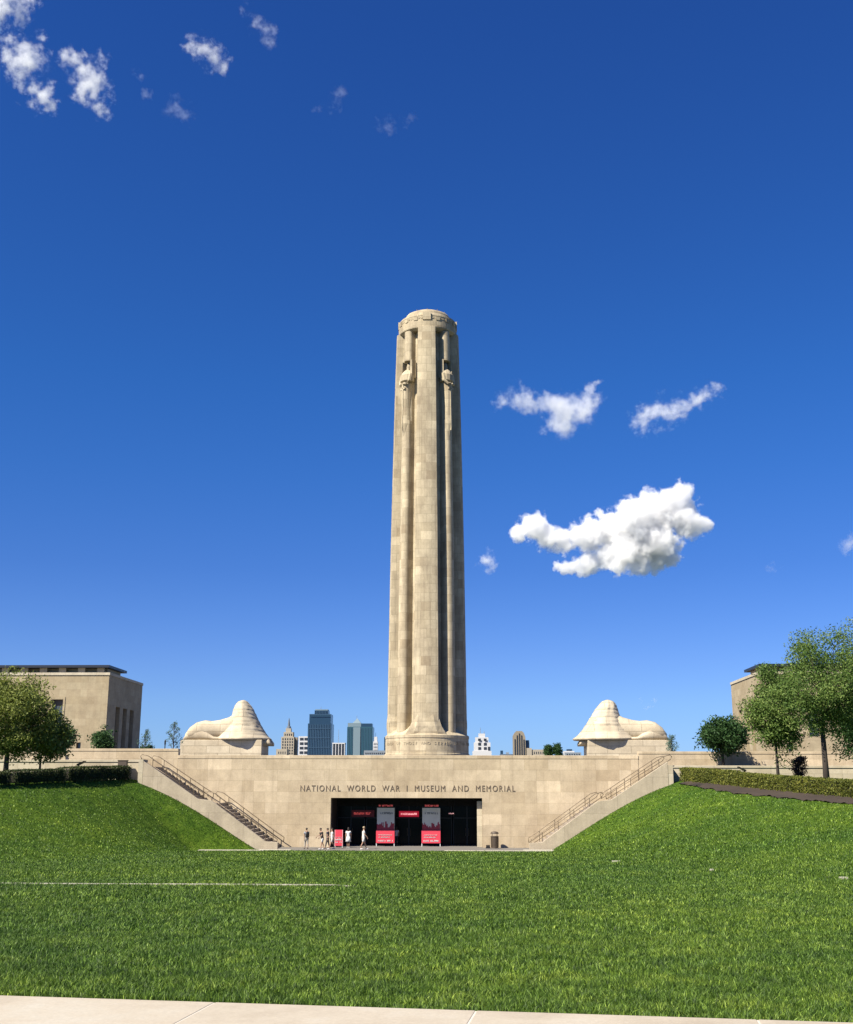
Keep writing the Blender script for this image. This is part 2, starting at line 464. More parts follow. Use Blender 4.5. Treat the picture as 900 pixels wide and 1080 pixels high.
# near path: slabs with open joints, edge turned to the lawn
ang = math.atan(-0.1263)
ux, uy = math.cos(ang), math.sin(ang)
org = Vector((1.57, 9.55))
def PX(s, t): return (org.x + s * ux + t * uy, org.y + s * uy - t * ux)   # s along the edge, t towards the camera
mb = MB()
s = -14.42
while s < 26:
    L = 2.02
    for (t0, t1) in ((0, 2.0), (2.012, 5.0)):
        p = [PX(s + 0.006, t0), PX(s + L - 0.006, t0), PX(s + L - 0.006, t1), PX(s + 0.006, t1)]
        mb.prism(p[::-1], 'z', 3.2, 3.405)
    s += L
tag(mb.build('path', M['path'], bevel=0.006), kind='structure')
mb = MB(); mb.prism([PX(-16, 0.005), PX(28, 0.005), PX(28, 5), PX(-16, 5)][::-1], 'z', 3.1, 3.401)
tag(mb.build('path_bed', plain('joint sand', (0.66, 0.60, 0.5), 0.95)), kind='structure')

# narrow paved strip crossing the lawn
mb = MB()
n = 60
for i in range(n):
    xa, xb = -15.5 + 30.5 * i / n, -15.5 + 30.5 * (i + 1) / n
    def SY(x): return 31.0 - 0.055 * (x + 7)
    def SZ(x, y): return float(ground_z(x, y)) + (0.04 if x < 1.8 else 0.04 - 0.05 * min(1, (x - 1.8) / 1.0))
    vs = [(x, SY(x) + d, SZ(x, SY(x) + d) + h) for h in (-0.25, 0) for x in (xa, xb) for d in (0, 0.3)]
    mb.add(vs, [(0, 1, 3, 2), (4, 6, 7, 5), (0, 2, 6, 4), (1, 5, 7, 3), (0, 4, 5, 1), (2, 3, 7, 6)])
tag(mb.build('cross_path', M['kerb']), kind='structure')

# plaza and its pale edge
mb = MB(); mb.box(-12.0, 12.0, 97.6, 104.0, -0.4, 0.0); mb.box(-6.9, 6.9, 104.0, 110.2, -0.4, -0.002)
tag(mb.build('plaza', M['pave']), kind='structure')
mb = MB()
mb.box(-16.3, -11.0, 94.7, 95.4, -0.3, 0.20); mb.box(3.5, 12.7, 96.9, 97.58, -0.2, 0.10); mb.box(-12.0, -9.3, 97.9, 98.7, 0.0, 0.07)
mb.box(10.0, 12.6, 97.75, 98.7, -0.1, 0.12)
for (px, py, wd) in ((650, 908, 0.4), (751, 917, 0.12), (890, 925.5, 0.22)):
    # flush drain covers along the foot of the right bank
    X_ = 13.0; 
    for _ in range(200):
        q = at(px, py, 60)
        break
    best = min(np.arange(24, 97, 0.25), key=lambda Y: abs(at(px, py, Y).z - float(ground_z(at(px, py, Y).x, Y)) - 0.05))
    q = at(px, py, best)
    mb.box(q.x - wd / 2, q.x + wd / 2, q.y - 0.05, q.y + 0.1, q.z - 0.3, q.z + 0.015)
tag(mb.build('kerb', M['kerb']), kind='structure')

# mulch bed beneath the right hedge
yy = np.arange(60, 97.6, 0.3)
Vm = []
for y in yy:
    tx = float(top_x(1, y))
    for k, d in enumerate((-1.25, -0.7, 0.0, 1.2, 2.4)):
        jz = random.uniform(-0.03, 0.07)
        x = tx + d * (1 if k else 0.35 + 0.65 * min(1, (98 - y) / 14)) + 0.12 * math.sin(y * 1.7 + k) * (k == 0)
        Vm.append((x, y, float(ground_z(x, y)) + 0.06 + jz))
Vm = np.array(Vm); nn = 5
ii = (np.arange(len(yy) - 1)[:, None] * nn + np.arange(nn - 1)[None, :]).ravel()
tag(np_mesh('mulch_bed', Vm, np.stack([ii, ii + 1, ii + nn + 1, ii + nn], 1).ravel(), 4, M['mulch']), kind='structure')

# ------------------------------------------------------------------ deck, main wall, terrace walls
mb = MB(); mb.box(-78, 78, 104.92, 240, 4.6, 7.3); mb.box(-78, -7.1, 104.92, 240, -1.2, 4.6); mb.box(7.1, 78, 104.92, 240, -1.2, 4.6); mb.box(-7.1, 7.1, 114, 240, -1.2, 4.6)
tag(mb.build('deck', M['pave']), kind='structure')
for sgn, zt in ((-1, 6.85), (1, 6.6)):
    mb = MB(); mb.box(sgn * 22.35, sgn * 78, 100.45, 104.3, -1.2, zt)
    tag(mb.build('terrace', M['pave']), kind='structure')

ENX = 6.72
main = thing('retaining_wall', 'long cream limestone wall with the dark museum entrance cut in its middle', 'wall', (0, 104.0, 0))
mb = MB()
mb.box(-20.6, -ENX, 0, 0.9, -0.5, 4.22); mb.box(ENX, 20.6, 0, 0.9, -0.5, 4.22); mb.box(-20.6, 20.6, 0.0, 0.9, 4.22, 7.62)
mb.build('wall', M['wall'], main)
mb = MB(); mb.box(-20.62, 20.62, -0.03, 0.95, 7.62, 7.92); mb.build('coping', M['wall'], main, bevel=0.02)
# lettering on the wall
me = text_mesh('NATIONAL  WORLD  WAR  I  MUSEUM  AND  MEMORIAL', 0.74, 0.012, (1, 1), 1.26)
xsm = [v.co.x for v in me.vertices]; wd = max(xsm) - min(xsm); cx = (max(xsm) + min(xsm)) / 2
pL, pR = at(317, 831, 104), at(543.5, 834, 104)
k = (pR.x - pL.x) / wd
me.transform(Matrix.Translation(((pL.x + pR.x) / 2, -0.025, at(430, 834.5, 104).z)) @ Matrix.Diagonal((k, 1, 1, 1)) @ Matrix.Translation((-cx, 0, 0)))
me.materials.clear(); me.materials.append(M['letters'])
lo = bpy.data.objects.new('lettering', me); COL.objects.link(lo); lo.parent = main

# museum entrance recess
ent = thing('museum_entrance', 'black recessed museum entrance with glass doors under the lettering', 'entrance', (0, 104.0, 0))
mb = MB()
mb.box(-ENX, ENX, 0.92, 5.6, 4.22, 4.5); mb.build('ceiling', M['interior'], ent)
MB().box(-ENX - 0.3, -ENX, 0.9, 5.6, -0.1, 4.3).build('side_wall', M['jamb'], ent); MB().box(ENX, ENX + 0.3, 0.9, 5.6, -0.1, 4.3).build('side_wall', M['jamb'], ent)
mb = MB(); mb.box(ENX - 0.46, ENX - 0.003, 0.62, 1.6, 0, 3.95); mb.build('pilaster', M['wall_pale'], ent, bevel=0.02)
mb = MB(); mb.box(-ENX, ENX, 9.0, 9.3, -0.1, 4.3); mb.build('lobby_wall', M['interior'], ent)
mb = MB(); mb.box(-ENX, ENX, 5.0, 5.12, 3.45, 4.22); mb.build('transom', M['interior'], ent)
for i in range(5):
    xa = -ENX + i * (2 * ENX / 5); xb = xa + 2 * ENX / 5
    d = MB().box(xa + 0.05, xa + 0.12, 4.98, 5.1, 0, 3.45).box(xb - 0.12, xb - 0.05, 4.98, 5.1, 0, 3.45).box((xa + xb) / 2 - 0.05, (xa + xb) / 2 + 0.05, 4.97, 5.1, 0, 3.45) \
        .box(xa + 0.05, xb - 0.05, 4.98, 5.1, 2.35, 2.43).build('door', M['black'], ent)
    MB().box(xa + 0.1, xb - 0.1, 5.03, 5.05, 0.0, 3.44).build('pane', M['darkglass'], d)
    MB().tube([((xa + xb) / 2 - 0.15, 4.93, 0.8), ((xa + xb) / 2 - 0.15, 4.93, 1.5)], 0.02).tube([((xa + xb) / 2 + 0.15, 4.93, 0.8), ((xa + xb) / 2 + 0.15, 4.93, 1.5)], 0.02).build('handle', M['rail'], d)

def letterish(mbx, x0, x1, z, h, y, seed, wmean=0.6):
    """small strokes of unequal letters, as illegible as they are in the photograph"""
    rr = random.Random(seed); x = x0
    while x < x1 - h * 0.3:
        lw = h * rr.uniform(0.4, 0.9)
        if rr.random() < 0.14: x += h * 0.5; continue
        mbx.box(x, x + h * 0.2, y, y + 0.02, z, z + h)
        if rr.random() < 0.6: mbx.box(x + lw - h * 0.2, x + lw, y, y + 0.02, z, z + h * rr.choice((0.6, 1)))
        for q in rr.sample((0, 0.42, 0.82), rr.choice((1, 2))): mbx.box(x + h * 0.2, x + lw - h * 0.2 + 0.01, y + 0.002, y + 0.018, z + h * q, z + h * (q + 0.18))
        x += lw + h * 0.22

def hang_sign(px0, px1, py0, py1, mat, tmat, label, seed, Y=108.8):
    a, b = at(px0, py1, Y), at(px1, py0, Y)
    r = thing('hanging_sign', label, 'sign', ((a.x + b.x) / 2, Y, a.z), 0, 'signs hung in the museum entrance')
    hw, h = (b.x - a.x) / 2, b.z - a.z
    MB().box(-hw, hw, 0, 0.06, 0, h).build('board', mat, r)
    m = MB(); letterish(m, -hw * 0.8, hw * 0.8, h * 0.34, h * 0.34, -0.022, seed); m.build('lettering', tmat, r)
    for sx in (-0.8, 0.8): MB().tube([(hw * sx, 0.03, h), (hw * sx, 0.03, 4.22 - a.z)], 0.012).build('rod', M['black'], r)
hang_sign(371, 395, 854.5, 861.5, M['reddim'], M['redtext'], 'dim red sign hanging over the left entrance doors', 3)
hang_sign(421, 442, 855.5, 861.5, M['redglow'], M['whiteglow'], 'bright red sign with added glow hanging between the two tall banners', 5)
hang_sign(473, 480, 856.5, 859.5, M['jamb'], M['whiteglow'], 'tiny dark sign with pale lettering at the right doors', 9)

def banner_stand(px0, px1, label, seed, Y=106.0):
    a, b = at(px0, 889, Y), at(px1, 889, Y)
    r = thing('banner_stand', label, 'banner', ((a.x + b.x) / 2, Y, 0), 0, 'tall banner stands in the museum entrance')
    hw = (b.x - a.x) / 2
    zt = at(400, 852, Y).z; zm = 1.42
    MB().box(-hw, hw, 0, 0.08, zm, zt).build('banner', M['greyboard'], r)
    lowb = MB().box(-hw - 0.06, hw + 0.02, -0.1, 0.06, 0.28, zm - 0.01).build('lower_board', M['red'], r)
    m = MB(); letterish(m, -hw * 0.85, hw * 0.85, 0.42, 0.13, -0.125, seed); letterish(m, -hw * 0.8, hw * 0.5, 0.75, 0.07, -0.125, seed + 1); letterish(m, -hw * 0.8, hw * 0.7, 0.95, 0.07, -0.125, seed + 2)
    m.build('lettering', M['white'], lowb)
    m = MB()
    rr = random.Random(seed)                       # dark red skyline-like motif at the foot of the banner, script near its head
    x = -hw
    while x < hw - 0.06:
        wv = rr.uniform(0.05, 0.14); m.box(x, min(hw, x + wv), -0.014, 0.0, zm + 0.004, zm + rr.uniform(0.2, 0.75)); x += wv * 0.97 + 0.004
    m.build('motif', M['darkred'], r)
    m = MB(); letterish(m, -hw * 0.7, hw * 0.8, zt - 0.55, 0.16, -0.02, seed + 4); m.build('lettering', M['black'], r)
    m = MB(); letterish(m, -hw * 0.8, hw * 0.85, zt + 0.12, 0.15, 0.0, seed + 7); m.build('header', M['redtext'], r)
    for sx in (-hw - 0.03, hw - 0.01): MB().box(sx - 0.03, sx + 0.03, -0.06, 0.1, 0.0, 0.28).build('leg', M['white'], r)
banner_stand(397.5, 416, 'left of the two tall grey and red banners at the doors', 11)
banner_stand(445.5, 464.5, 'right of the two tall grey and red banners at the doors', 21)

# A-frame board
pA = at(358.8, 893, 104.6)
af = thing('sandwich_board', 'small pink and red sandwich board between the visitors by the entrance', 'sign', (pA.x, 103.4, 0))
MB().box(-0.36, 0.36, -0.05, 0.0, 0.15, 1.5).build('panel', M['red'], af)
m = MB(); letterish(m, -0.28, 0.28, 0.4, 0.10, -0.075, 1); letterish(m, -0.28, 0.28, 0.62, 0.14, -0.075, 2); letterish(m, -0.28, 0.28, 0.85, 0.05, -0.075, 8); m.build('lettering', M['white'], af)
for sx in (-0.33, 0.33):
    MB().tube([(sx, -0.03, 0), (sx, -0.03, 1.5)], 0.025).build('leg', M['white'], af)
    MB().tube([(sx, 0.5, 0), (sx, 0.02, 1.45)], 0.02).build('leg', M['white'], af)

# terrace walls: upper pair beside the sphinxes, lower pair above the hedges
for sgn, zu, zl, side in ((-1, 8.50, 7.42, 'left'), (1, 8.28, 6.98, 'right')):
    t = thing('terrace_wall', f'upper cream stone parapet on the {side} side behind the {"small round shrub" if sgn < 0 else "dark rounded tree"}', 'wall', (sgn * 20.62, 104.035, 0), 0, 'stone terrace walls')
    L = 57
    MB().box(0, sgn * L, 0, 0.7, 5, zu - 0.22).build('wall', M['wall'], t)
    MB().box(0, sgn * L, -0.04, 0.74, zu - 0.22, zu).build('coping', M['wall'], t, bevel=0.015)
    t = thing('terrace_wall', f'lower pale stone wall on the {side} side above the clipped hedge', 'wall', (sgn * 22.35, 100.0, 0), 0, 'stone terrace walls')
    MB().box(0, sgn * L, 0, 0.4, 3, zl - 0.2).build('wall', M['wall_pale'], t)
    MB().box(0, sgn * 0.4, -0.995, -0.063, 3, zl).build('return_wall', M['wall_pale'], t)
    MB().box(-sgn * 0.0, sgn * L, -0.06, 0.46, zl - 0.2, zl).build('coping', M['wall_pale'], t, bevel=0.015)

# ------------------------------------------------------------------ staircases
def staircase(sgn, side):
    t = thing('staircase', f'{side} outdoor stone staircase with bronze handrails climbing the wall to the {side} terrace', 'staircase', (0, 99.0, 0), 0, 'twin outdoor staircases')
    cheek = [(10.55, -0.1), (10.55, 0.62), (11.6, 0.68), (16.35, 4.02), (17.5, 4.15), (22.33, 7.28), (22.33, 4.0), (18.9, 2.6), (16.0, 1.0), (12.3, -0.5), (10.55, -0.5)]
    MB().prism([(sgn * x, z) for x, z in cheek], 'y', 0.0, 0.34).build('cheek_wall', M['cheek'], t, bevel=0.02)
    p = [(11.15, -0.3)]
    n1, run1, ris1 = 14, (16.35 - 11.15) / 14, 3.78 / 14
    x, z = 11.15, 0.0
    for i in range(n1):
        z += ris1; p.append((x, z)); x += run1; p.append((x, z))
    x = 17.5; p.append((x, z))
    n2 = 14; run2 = (22.3 - 17.5) / n2; ris2 = ((6.85 if sgn < 0 else 6.6) - 3.78) / n2
    for i in range(n2):
        z += ris2; p.append((x, z)); x += run2; p.append((x, z))
    p += [(x, -0.3)]
    # fix first riser
    q = [(11.15, -0.3), (11.15, 0.0)] + p[1:]
    MB().prism([(sgn * a, b) for a, b in q], 'y', 0.345, 4.99).build('steps', M['step'], t)
    for (xa, za, xb, zb) in ((11.0, 0.12, 16.4, 3.85), (17.4, 3.85, 22.3, 6.95)):
        for yy_ in (0.62, 4.4):
            m = MB(); hgt = 0.9
            def P(x, z): return (sgn * x, yy_, z)
            d = (zb - za) / (xb - xa)
            # looped top rail
            m.tube([P(xa - 0.25, za + 0.35), P(xa - 0.3, za + hgt - 0.18), P(xa - 0.05, za + hgt), P(xa + 0.3, za + hgt + 0.3 * d), P(xb - 0.2, zb + hgt - 0.2 * d), P(xb + 0.35, zb + hgt), P(xb + 0.5, zb + hgt - 0.15), P(xb + 0.35, zb + 0.5)], 0.036, 6)
            m.tube([P(xa - 0.25, za + 0.35), P(xb + 0.35, zb + 0.5)], 0.028, 6)
            h = m.build('handrail', M['rail'], t, smooth=True)
            for k in range(4):
                u = (k + 0.5) / 4; xx = xa + (xb - xa) * u; zz = za + (zb - za) * u
                MB().tube([P(xx, zz - 0.1), P(xx, zz + hgt)], 0.032, 6).build('post', M['rail'], h)
    return t
staircase(-1, 'left')
staircase(1, 'right')

# ------------------------------------------------------------------ tower
TY = 160.0
tw = thing('memorial_tower', 'tall fluted limestone memorial tower standing in the centre against the sky', 'tower', (0, TY, 7.3))
ZB = 7.3
def rad(z):     # outer radius against height above the deck
    return float(np.interp(z, [0, 5.7, 16.1, 30, 42.3, 55, 63.9], [5.55, 5.52, 5.42, 5.28, 5.08, 4.84, 4.62]))
zs = list(np.linspace(3.4, 63.6, 40))
def pier_ring(z, s):
    r = rad(z); hw = float(np.interp(z, [0, 16, 34, 64], [1.74, 1.68, 1.58, 1.27])); base = 2.4
    a = math.asin(hw / r); pts = []
    pts.append((-hw, -base)); 
    for k in range(9):
        th = -a + 2 * a * k / 8
        pts.append((r * math.sin(th), -r * math.cos(th)))
    pts.append((hw, -base))
    c, q = math.cos(s), math.sin(s)
    return [(x * c - y * q, x * q + y * c, z) for x, y in pts]
for k in range(4):
    m = MB(); m.loft([pier_ring(z, k * math.pi / 2) for z in zs]); m.build('pier', M['tower'], tw, bevel=0.04)
m = MB(); m.lathe([(3.75 * rad(z) / 5.5, z) for z in zs], n=40); m.build('core', M['tower'], tw)
# rounded columns on the diagonals, up to the guardian figures, and the shafts above them
def col_ring(z, s, hw, rr, k=1.0):
    r = rad(z) / 5.5; cxr = 4.62 * r * rr; hw = hw * r; pts = []
    pts.append((-hw, -2.6))
    for i in range(13):
        th = math.pi - math.pi * i / 12
        pts.append((hw * math.cos(th), -cxr - hw * 0.8 * math.sin(th) * k))
    pts.append((hw, -2.6))
    c, q = math.cos(s), math.sin(s)
    return [(x * c - y * q, x * q + y * c, z) for x, y in pts]
for k in range(4):
    s_ = math.pi / 4 + k * math.pi / 2
    m = MB(); m.loft([col_ring(z, s_, 0.80, 1.0) for z in np.linspace(3.4, 49.5, 22)]); m.build('column', M['tower'], tw, smooth=False)
    m = MB(); m.loft([col_ring(z, s_, 0.42, 0.96) for z in (58.8, 60, 62, 63.4)])
    m.loft([col_ring(z, s_, 0.78, 0.90) for z in (49.5, 52, 55.4)]); m.build('column_shaft', M['tower'], tw); m = MB(); m.loft([col_ring(z, s_, 0.82, 0.97) for z in (58.75, 60, 62, 63.4)]); m.build('column_head', M['tower'], tw)
    # guardian figure: sword and robe, hands, shoulders, helmeted head and folded wings in stone
    def G(x, y, z):
        c, q = math.cos(s_), math.sin(s_); sc_ = rad(z) / 5.5
        X, Yv = x * sc_, -(4.5 * sc_ + y)
        return (X * c - Yv * q, X * q + Yv * c, z + 2.45)
    def oval(z, hx, hy, y0=0.0, n=14):
        return [G(hx * math.cos(2 * math.pi * i / n), y0 + hy * math.sin(2 * math.pi * i / n), z) for i in range(n)]
    m = MB()
    m.loft([oval(44.6, 0.5, 0.55, 0.1), oval(46.5, 0.72, 0.8, 0.1), oval(49, 0.66, 0.75, 0.12), oval(51.2, 0.74, 0.78, 0.15), oval(52.6, 0.85, 0.8, 0.15), oval(53.1, 0.6, 0.6, 0.1)])
    m.loft([oval(52.95, 1.2, 0.85, 0.05), oval(53.1, 1.3, 0.95, 0.1), oval(54.0, 1.25, 0.95, 0.1), oval(54.6, 0.95, 0.65, 0.0), oval(54.9, 0.4, 0.4, 0.0)])
    g = m.build('guardian_figure', M['tower'], tw)
    m = MB(); m.loft([oval(54.6, 0.22, 0.26, -0.2), oval(54.95, 0.30, 0.36, -0.2), oval(55.4, 0.36, 0.4, -0.2), oval(55.8, 0.30, 0.34, -0.25), oval(56.1, 0.16, 0.2, -0.3)]); m.build('head', M['tower'], g, smooth=True)
    for sx in (-1, 1):
        m = MB(); m.loft([[G(sx * (0.95 + dx), yy_, z) for dx, yy_ in ((0.0, -0.6), (0.22, -0.6), (0.24, 0.15), (-0.02, 0.35))] for z in (53.6, 55.4, 56.35)])
        m.build('wing', M['tower'], g)
    m = MB(); m.loft([[G(dx, yy_, z) for dx, yy_ in ((-w_, 0.6), (w_, 0.6), (w_, 0.6 + d_), (-w_, 0.6 + d_))] for z, w_, d_ in ((45.5, 0.06, 0.35), (51.8, 0.16, 0.42), (52.6, 0.16, 0.42))])
    m.loft([[G(dx, yy_, z) for dx, yy_ in ((-0.5, 0.6), (0.5, 0.6), (0.5, 1.02), (-0.5, 1.02))] for z in (51.7, 51.95)])
    m.build('sword', M['tower'], g)
    for sx in (-1, 1):
        m = MB(); m.tube([G(sx * 1.0, 0.3, 54.1), G(sx * 1.05, 0.55, 53.0), G(sx * 0.6, 0.9, 52.5), G(sx * 0.12, 1.0, 52.6)], [0.3, 0.27, 0.22, 0.18], 7)
        m.build('arm', M['tower'], g)
# crown
m = MB()
m.lathe([(3.9, 63.3), (4.30, 63.6), (4.34, 63.75), (4.34, 64.55), (4.24, 64.6), (4.22, 65.4), (4.26, 65.45), (4.2, 65.75), (3.8, 66.0), (3.45, 66.15), (3.35, 66.55), (3.2, 66.8), (2.5, 67.15), (1.6, 67.4), (0.3, 67.5)], n=64)
crown = m.build('crown', M['tower'], tw)
m = MB()
for k in range(16):
    a = 2 * math.pi * k / 16 - math.pi / 2
    big = k % 4 == 0
    hw, r0, r1, z0, z1 = (0.60, 4.1, 4.40, 64.75, 65.9) if big else (0.30, 4.1, 4.32, 64.8, 65.3)
    c, q = math.cos(a), math.sin(a)
    P = lambda r, tt: (r * c - tt * q, r * q + tt * c)
    m.prism([P(r0, -hw), P(r1, -hw), P(r1, hw), P(r0, hw)], 'z', z0, z1)
m.build('frieze_block', M['tower'], crown)
m = MB()
for k in range(64):
    a0, a1 = 2 * math.pi * k / 64, 2 * math.pi * (k + 0.5) / 64
    m.prism([(4.1 * math.cos(a0), 4.1 * math.sin(a0)), (4.285 * math.cos(a0), 4.285 * math.sin(a0)), (4.285 * math.cos(a1), 4.285 * math.sin(a1)), (4.1 * math.cos(a1), 4.1 * math.sin(a1))], 'z', 65.0, 65.22)
m.build('relief_band', M['tower'], crown)
m = MB()
for k in range(12):
    a = 2 * math.pi * k / 12
    m.tube([(3.0 * math.cos(a), 3.0 * math.sin(a), 66.7), (3.0 * math.cos(a), 3.0 * math.sin(a), 67.1)], 0.05, 6)
m.tube([(0, 0, 67.2), (0, 0, 68.3)], 0.05, 6); m.tube([(-0.25, 0, 67.2), (-0.25, 0, 67.8)], 0.09, 6)
m.build('finial', M['rail'], tw)
# base drum with its inscription and sloping shoulders
m = MB(); m.lathe([(5.85, -0.05), (5.85, 2.3), (5.74, 2.36), (5.74, 4.35), (5.80, 4.38), (5.80, 4.72), (5.55, 4.9), (4.4, 5.7), (3.5, 6.5)], n=72)
drum = m.build('drum', M['tower'], tw)
m = MB()
for k in range(4):
    s_ = k * math.pi / 2; c, q = math.cos(s_), math.sin(s_)
    def ring(z, hw, r, b=2.5):
        return [(x * c - y * q, x * q + y * c, z) for x, y in ((-hw, -b), (-hw, -r * 0.93), (-hw * 0.6, -r), (hw * 0.6, -r), (hw, -r * 0.93), (hw, -b))]
    wf = 1.0 if k % 2 == 0 else 0.72
    m.loft([ring(4.5, 2.9 * wf, 5.3), ring(5.1, 2.6 * wf, 5.45), ring(5.9, max(1.76, 2.1 * wf), 5.55), ring(6.7, 1.84, 5.53), ring(7.4, 1.70, 5.44)])
m.build('buttress', M['tower'], tw)
txt = 'IN HONOR OF THOSE WHO SERVED IN THE WORLD WAR IN DEFENSE OF LIBERTY AND OUR COUNTRY'
parts_v = MB()
step = 2 * math.pi / (len(txt) * 1.02)
for i, ch in enumerate(txt):
    if ch == ' ': continue
    a = -math.pi / 2 + (i - 19) * step
    me = text_mesh(ch, 0.54, 0.03)
    Mt = Matrix.Rotation(a + math.pi / 2, 4, 'Z') @ Matrix.Translation((0, -5.75, 3.45))
    me.transform(Mt)
    parts_v.add([tuple(v.co) for v in me.vertices], [tuple(p.vertices) for p in me.polygons])
    bpy.data.meshes.remove(me)
lo = parts_v.build('inscription', M['tower'], drum)

# ------------------------------------------------------------------ sphinxes
def superring(cx, cy, hx, hy, z, n=36, e=2.6, a0=0, a1=2 * math.pi):
    pts = []
    for i in range(n):
        th = a0 + (a1 - a0) * i / n
        c, s = math.cos(th), math.sin(th)
        pts.append((cx + hx * math.copysign(abs(c) ** (2 / e), c), cy + hy * math.copysign(abs(s) ** (2 / e), s), z))
    return pts
def sphinx(cx, sgn, label, fs=1.0):
    """local +x is the way the sphinx faces; mirrored by sgn"""
    Yp = 130.0
    t = thing('sphinx_statue', label, 'sphinx statue', (cx, Yp, ZB), 0, 'pair of stone sphinxes')
    fx = lambda pts: [(sgn * x, y, z) for x, y, z in pts]
    m = MB(); m.box(sgn * -4.75, sgn * 4.35, -2.3, 2.3, -0.1, 2.95); m.build('pedestal', M['sphinx'], t, bevel=0.05)
    # crouching body: lofted along x
    prof = [(-4.6, 0.3, 0.8), (-4.45, 0.95, 1.5), (-4.0, 1.55, 1.85), (-3.3, 2.05, 1.95), (-2.5, 2.28, 1.9), (-1.7, 2.2, 1.75), (-0.8, 2.3, 1.65), (0.2, 2.6, 1.6), (1.2, 3.2, 1.5), (2.2, 3.0, 1.4), (3.0, 2.0, 1.2), (3.5, 1.0, 1.1)]
    m = MB(); rings = []
    for x, h, wy in prof:
        r = []
        for i in range(20):
            th = 2 * math.pi * i / 20
            yy_ = wy * math.copysign(abs(math.cos(th)) ** 0.75, math.cos(th))
            zz = 2.93 + h * (0.5 + 0.5 * math.copysign(abs(math.sin(th)) ** 0.8, math.sin(th)))
            r.append((x, yy_, zz))
        rings.append(fx(r))
    rings = [[(x + 0, y * (1 + 0.05 * mnoise.noise(Vector((x * 0.9, z, 1)))), z + 0.10 * mnoise.noise(Vector((x * 0.8, y * 0.9, z))) * (z > 3.3)) for x, y, z in r] for r in rings]
    m.loft(rings); m.build('body', M['sphinx'], t, smooth=True)
    # haunch and hind foot
    for sy in (-1, 1):
        m = MB(); rings = []
        for x, h, y0 in ((-4.6, 0.3, 1.2), (-4.1, 1.0, 1.35), (-3.3, 1.45, 1.45), (-2.5, 1.35, 1.5), (-1.8, 0.85, 1.5), (-1.2, 0.4, 1.5), (-0.6, 0.38, 1.5), (-0.3, 0.2, 1.5)):
            rings.append(fx([(x, sy * (y0 + 0.45 * math.cos(2 * math.pi * i / 12)), 2.93 + h * (0.5 + 0.5 * math.sin(2 * math.pi * i / 12))) for i in range(12)]))
        m.loft(rings)
        m.build('haunch', M['sphinx'], t, smooth=True)
    for sy in (-0.9, 0.9):
        m = MB(); m.loft([fx([(x, sy + 0.5 * math.cos(2 * math.pi * i / 10), 2.35 + h * (0.5 + 0.5 * math.sin(2 * math.pi * i / 10))) for i in range(10)]) for x, h in ((3.9, 0.9), (4.5, 0.8), (4.9, 0.75), (5.15, 0.4))])
        m.build('paw', M['sphinx'], t, smooth=True)
    # wings: two great curved shells meeting over the face, flared at the hem, a slot between them in front
    # height, rear x, front x, half depth
    zc = [(2.98, -1.3, 5.7, 2.9), (3.12, -1.4, 5.8, 2.95), (3.5, -0.95, 5.25, 2.65), (4.0, -0.5, 4.8, 2.35), (4.6, -0.05, 4.35, 2.08), (5.3, 0.3, 3.87, 1.85), (5.9, 0.5, 3.5, 1.68), (6.4, 0.62, 3.18, 1.52), (6.8, 0.75, 2.85, 1.35), (7.1, 0.92, 2.58, 1.12), (7.32, 1.15, 2.32, 0.8), (7.45, 1.5, 2.0, 0.35)]
    zc = [(a, b, 1.5 + (c - 1.5) * fs, d) for a, b, c, d in zc]
    zc = [tuple(float(np.interp(zz, [q[0] for q in zc], [q[k_] for q in zc])) for k_ in range(4)) for zz in sorted(set([q[0] for q in zc] + list(np.arange(3.2, 7.4, 0.105))))]
    def shell(zz, th, grow=0.0):
        xr = float(np.interp(zz, [a[0] for a in zc], [a[1] for a in zc])); xf = float(np.interp(zz, [a[0] for a in zc], [a[2] for a in zc])); hy = float(np.interp(zz, [a[0] for a in zc], [a[3] for a in zc]))
        cx_ = xr + (xf - xr) * 0.45; c, s_ = math.cos(th), math.sin(th)
        hx_ = (xf - cx_) if c > 0 else (cx_ - xr)
        return cx_ + (hx_ + grow) * math.copysign(abs(c) ** 1.0, c), (hy + grow) * abs(s_) ** 1.12
    for sy in (-1, 1):
        rings = []
        for zz, xr, xf, hy in zc:
            pts = []
            for i in range(25):
                co_ = ((7.6 - zz + 0.22 * math.sin(math.pi * i / 24)) / 0.46) % 1.0      # overlapping feather courses
                rough_ = 0.055 * mnoise.noise(Vector((i * 0.45 + sgn, zz * 1.6, sy * 3.0))) + 0.03 * mnoise.noise(Vector((i * 1.3, zz * 4.0, sy * 5.0)))
                x, y = shell(zz, math.pi * i / 24, 0.042 * co_ * min(1, (7.5 - zz)) - 0.03 + rough_)
                g_ = 0.17 if i < 12 else 0.02
                pts.append((x, sy * (g_ + y), zz))
            pts.append(((xr + xf) / 2, sy * 0.17, zz))
            rings.append(fx(pts))
        m = MB(); m.loft(rings); m.build('wing', M['sphinx'], t, smooth=True)
    m = MB(); m.loft([fx(superring(xr + (xf - xr) * 0.42, 0, (xf - xr) * 0.38, hy * 0.55, zz - 0.02, 20, 2.2)) for zz, xr, xf, hy in zc]); m.build('head', M['sphinx'], t, smooth=True)
    return t
pl, pr = at(193, 780, 130), at(279, 780, 130)
sphinx((pl.x + pr.x) / 2 + 0.4, 1, 'pale stone sphinx left of the tower, hiding its face behind its wings, facing right', 0.82)
pl, pr = at(620, 782, 130), at(704, 782, 130)
sphinx((pl.x + pr.x) / 2 - 0.3, -1, 'pale stone sphinx right of the tower, hiding its face behind its wings, facing left')

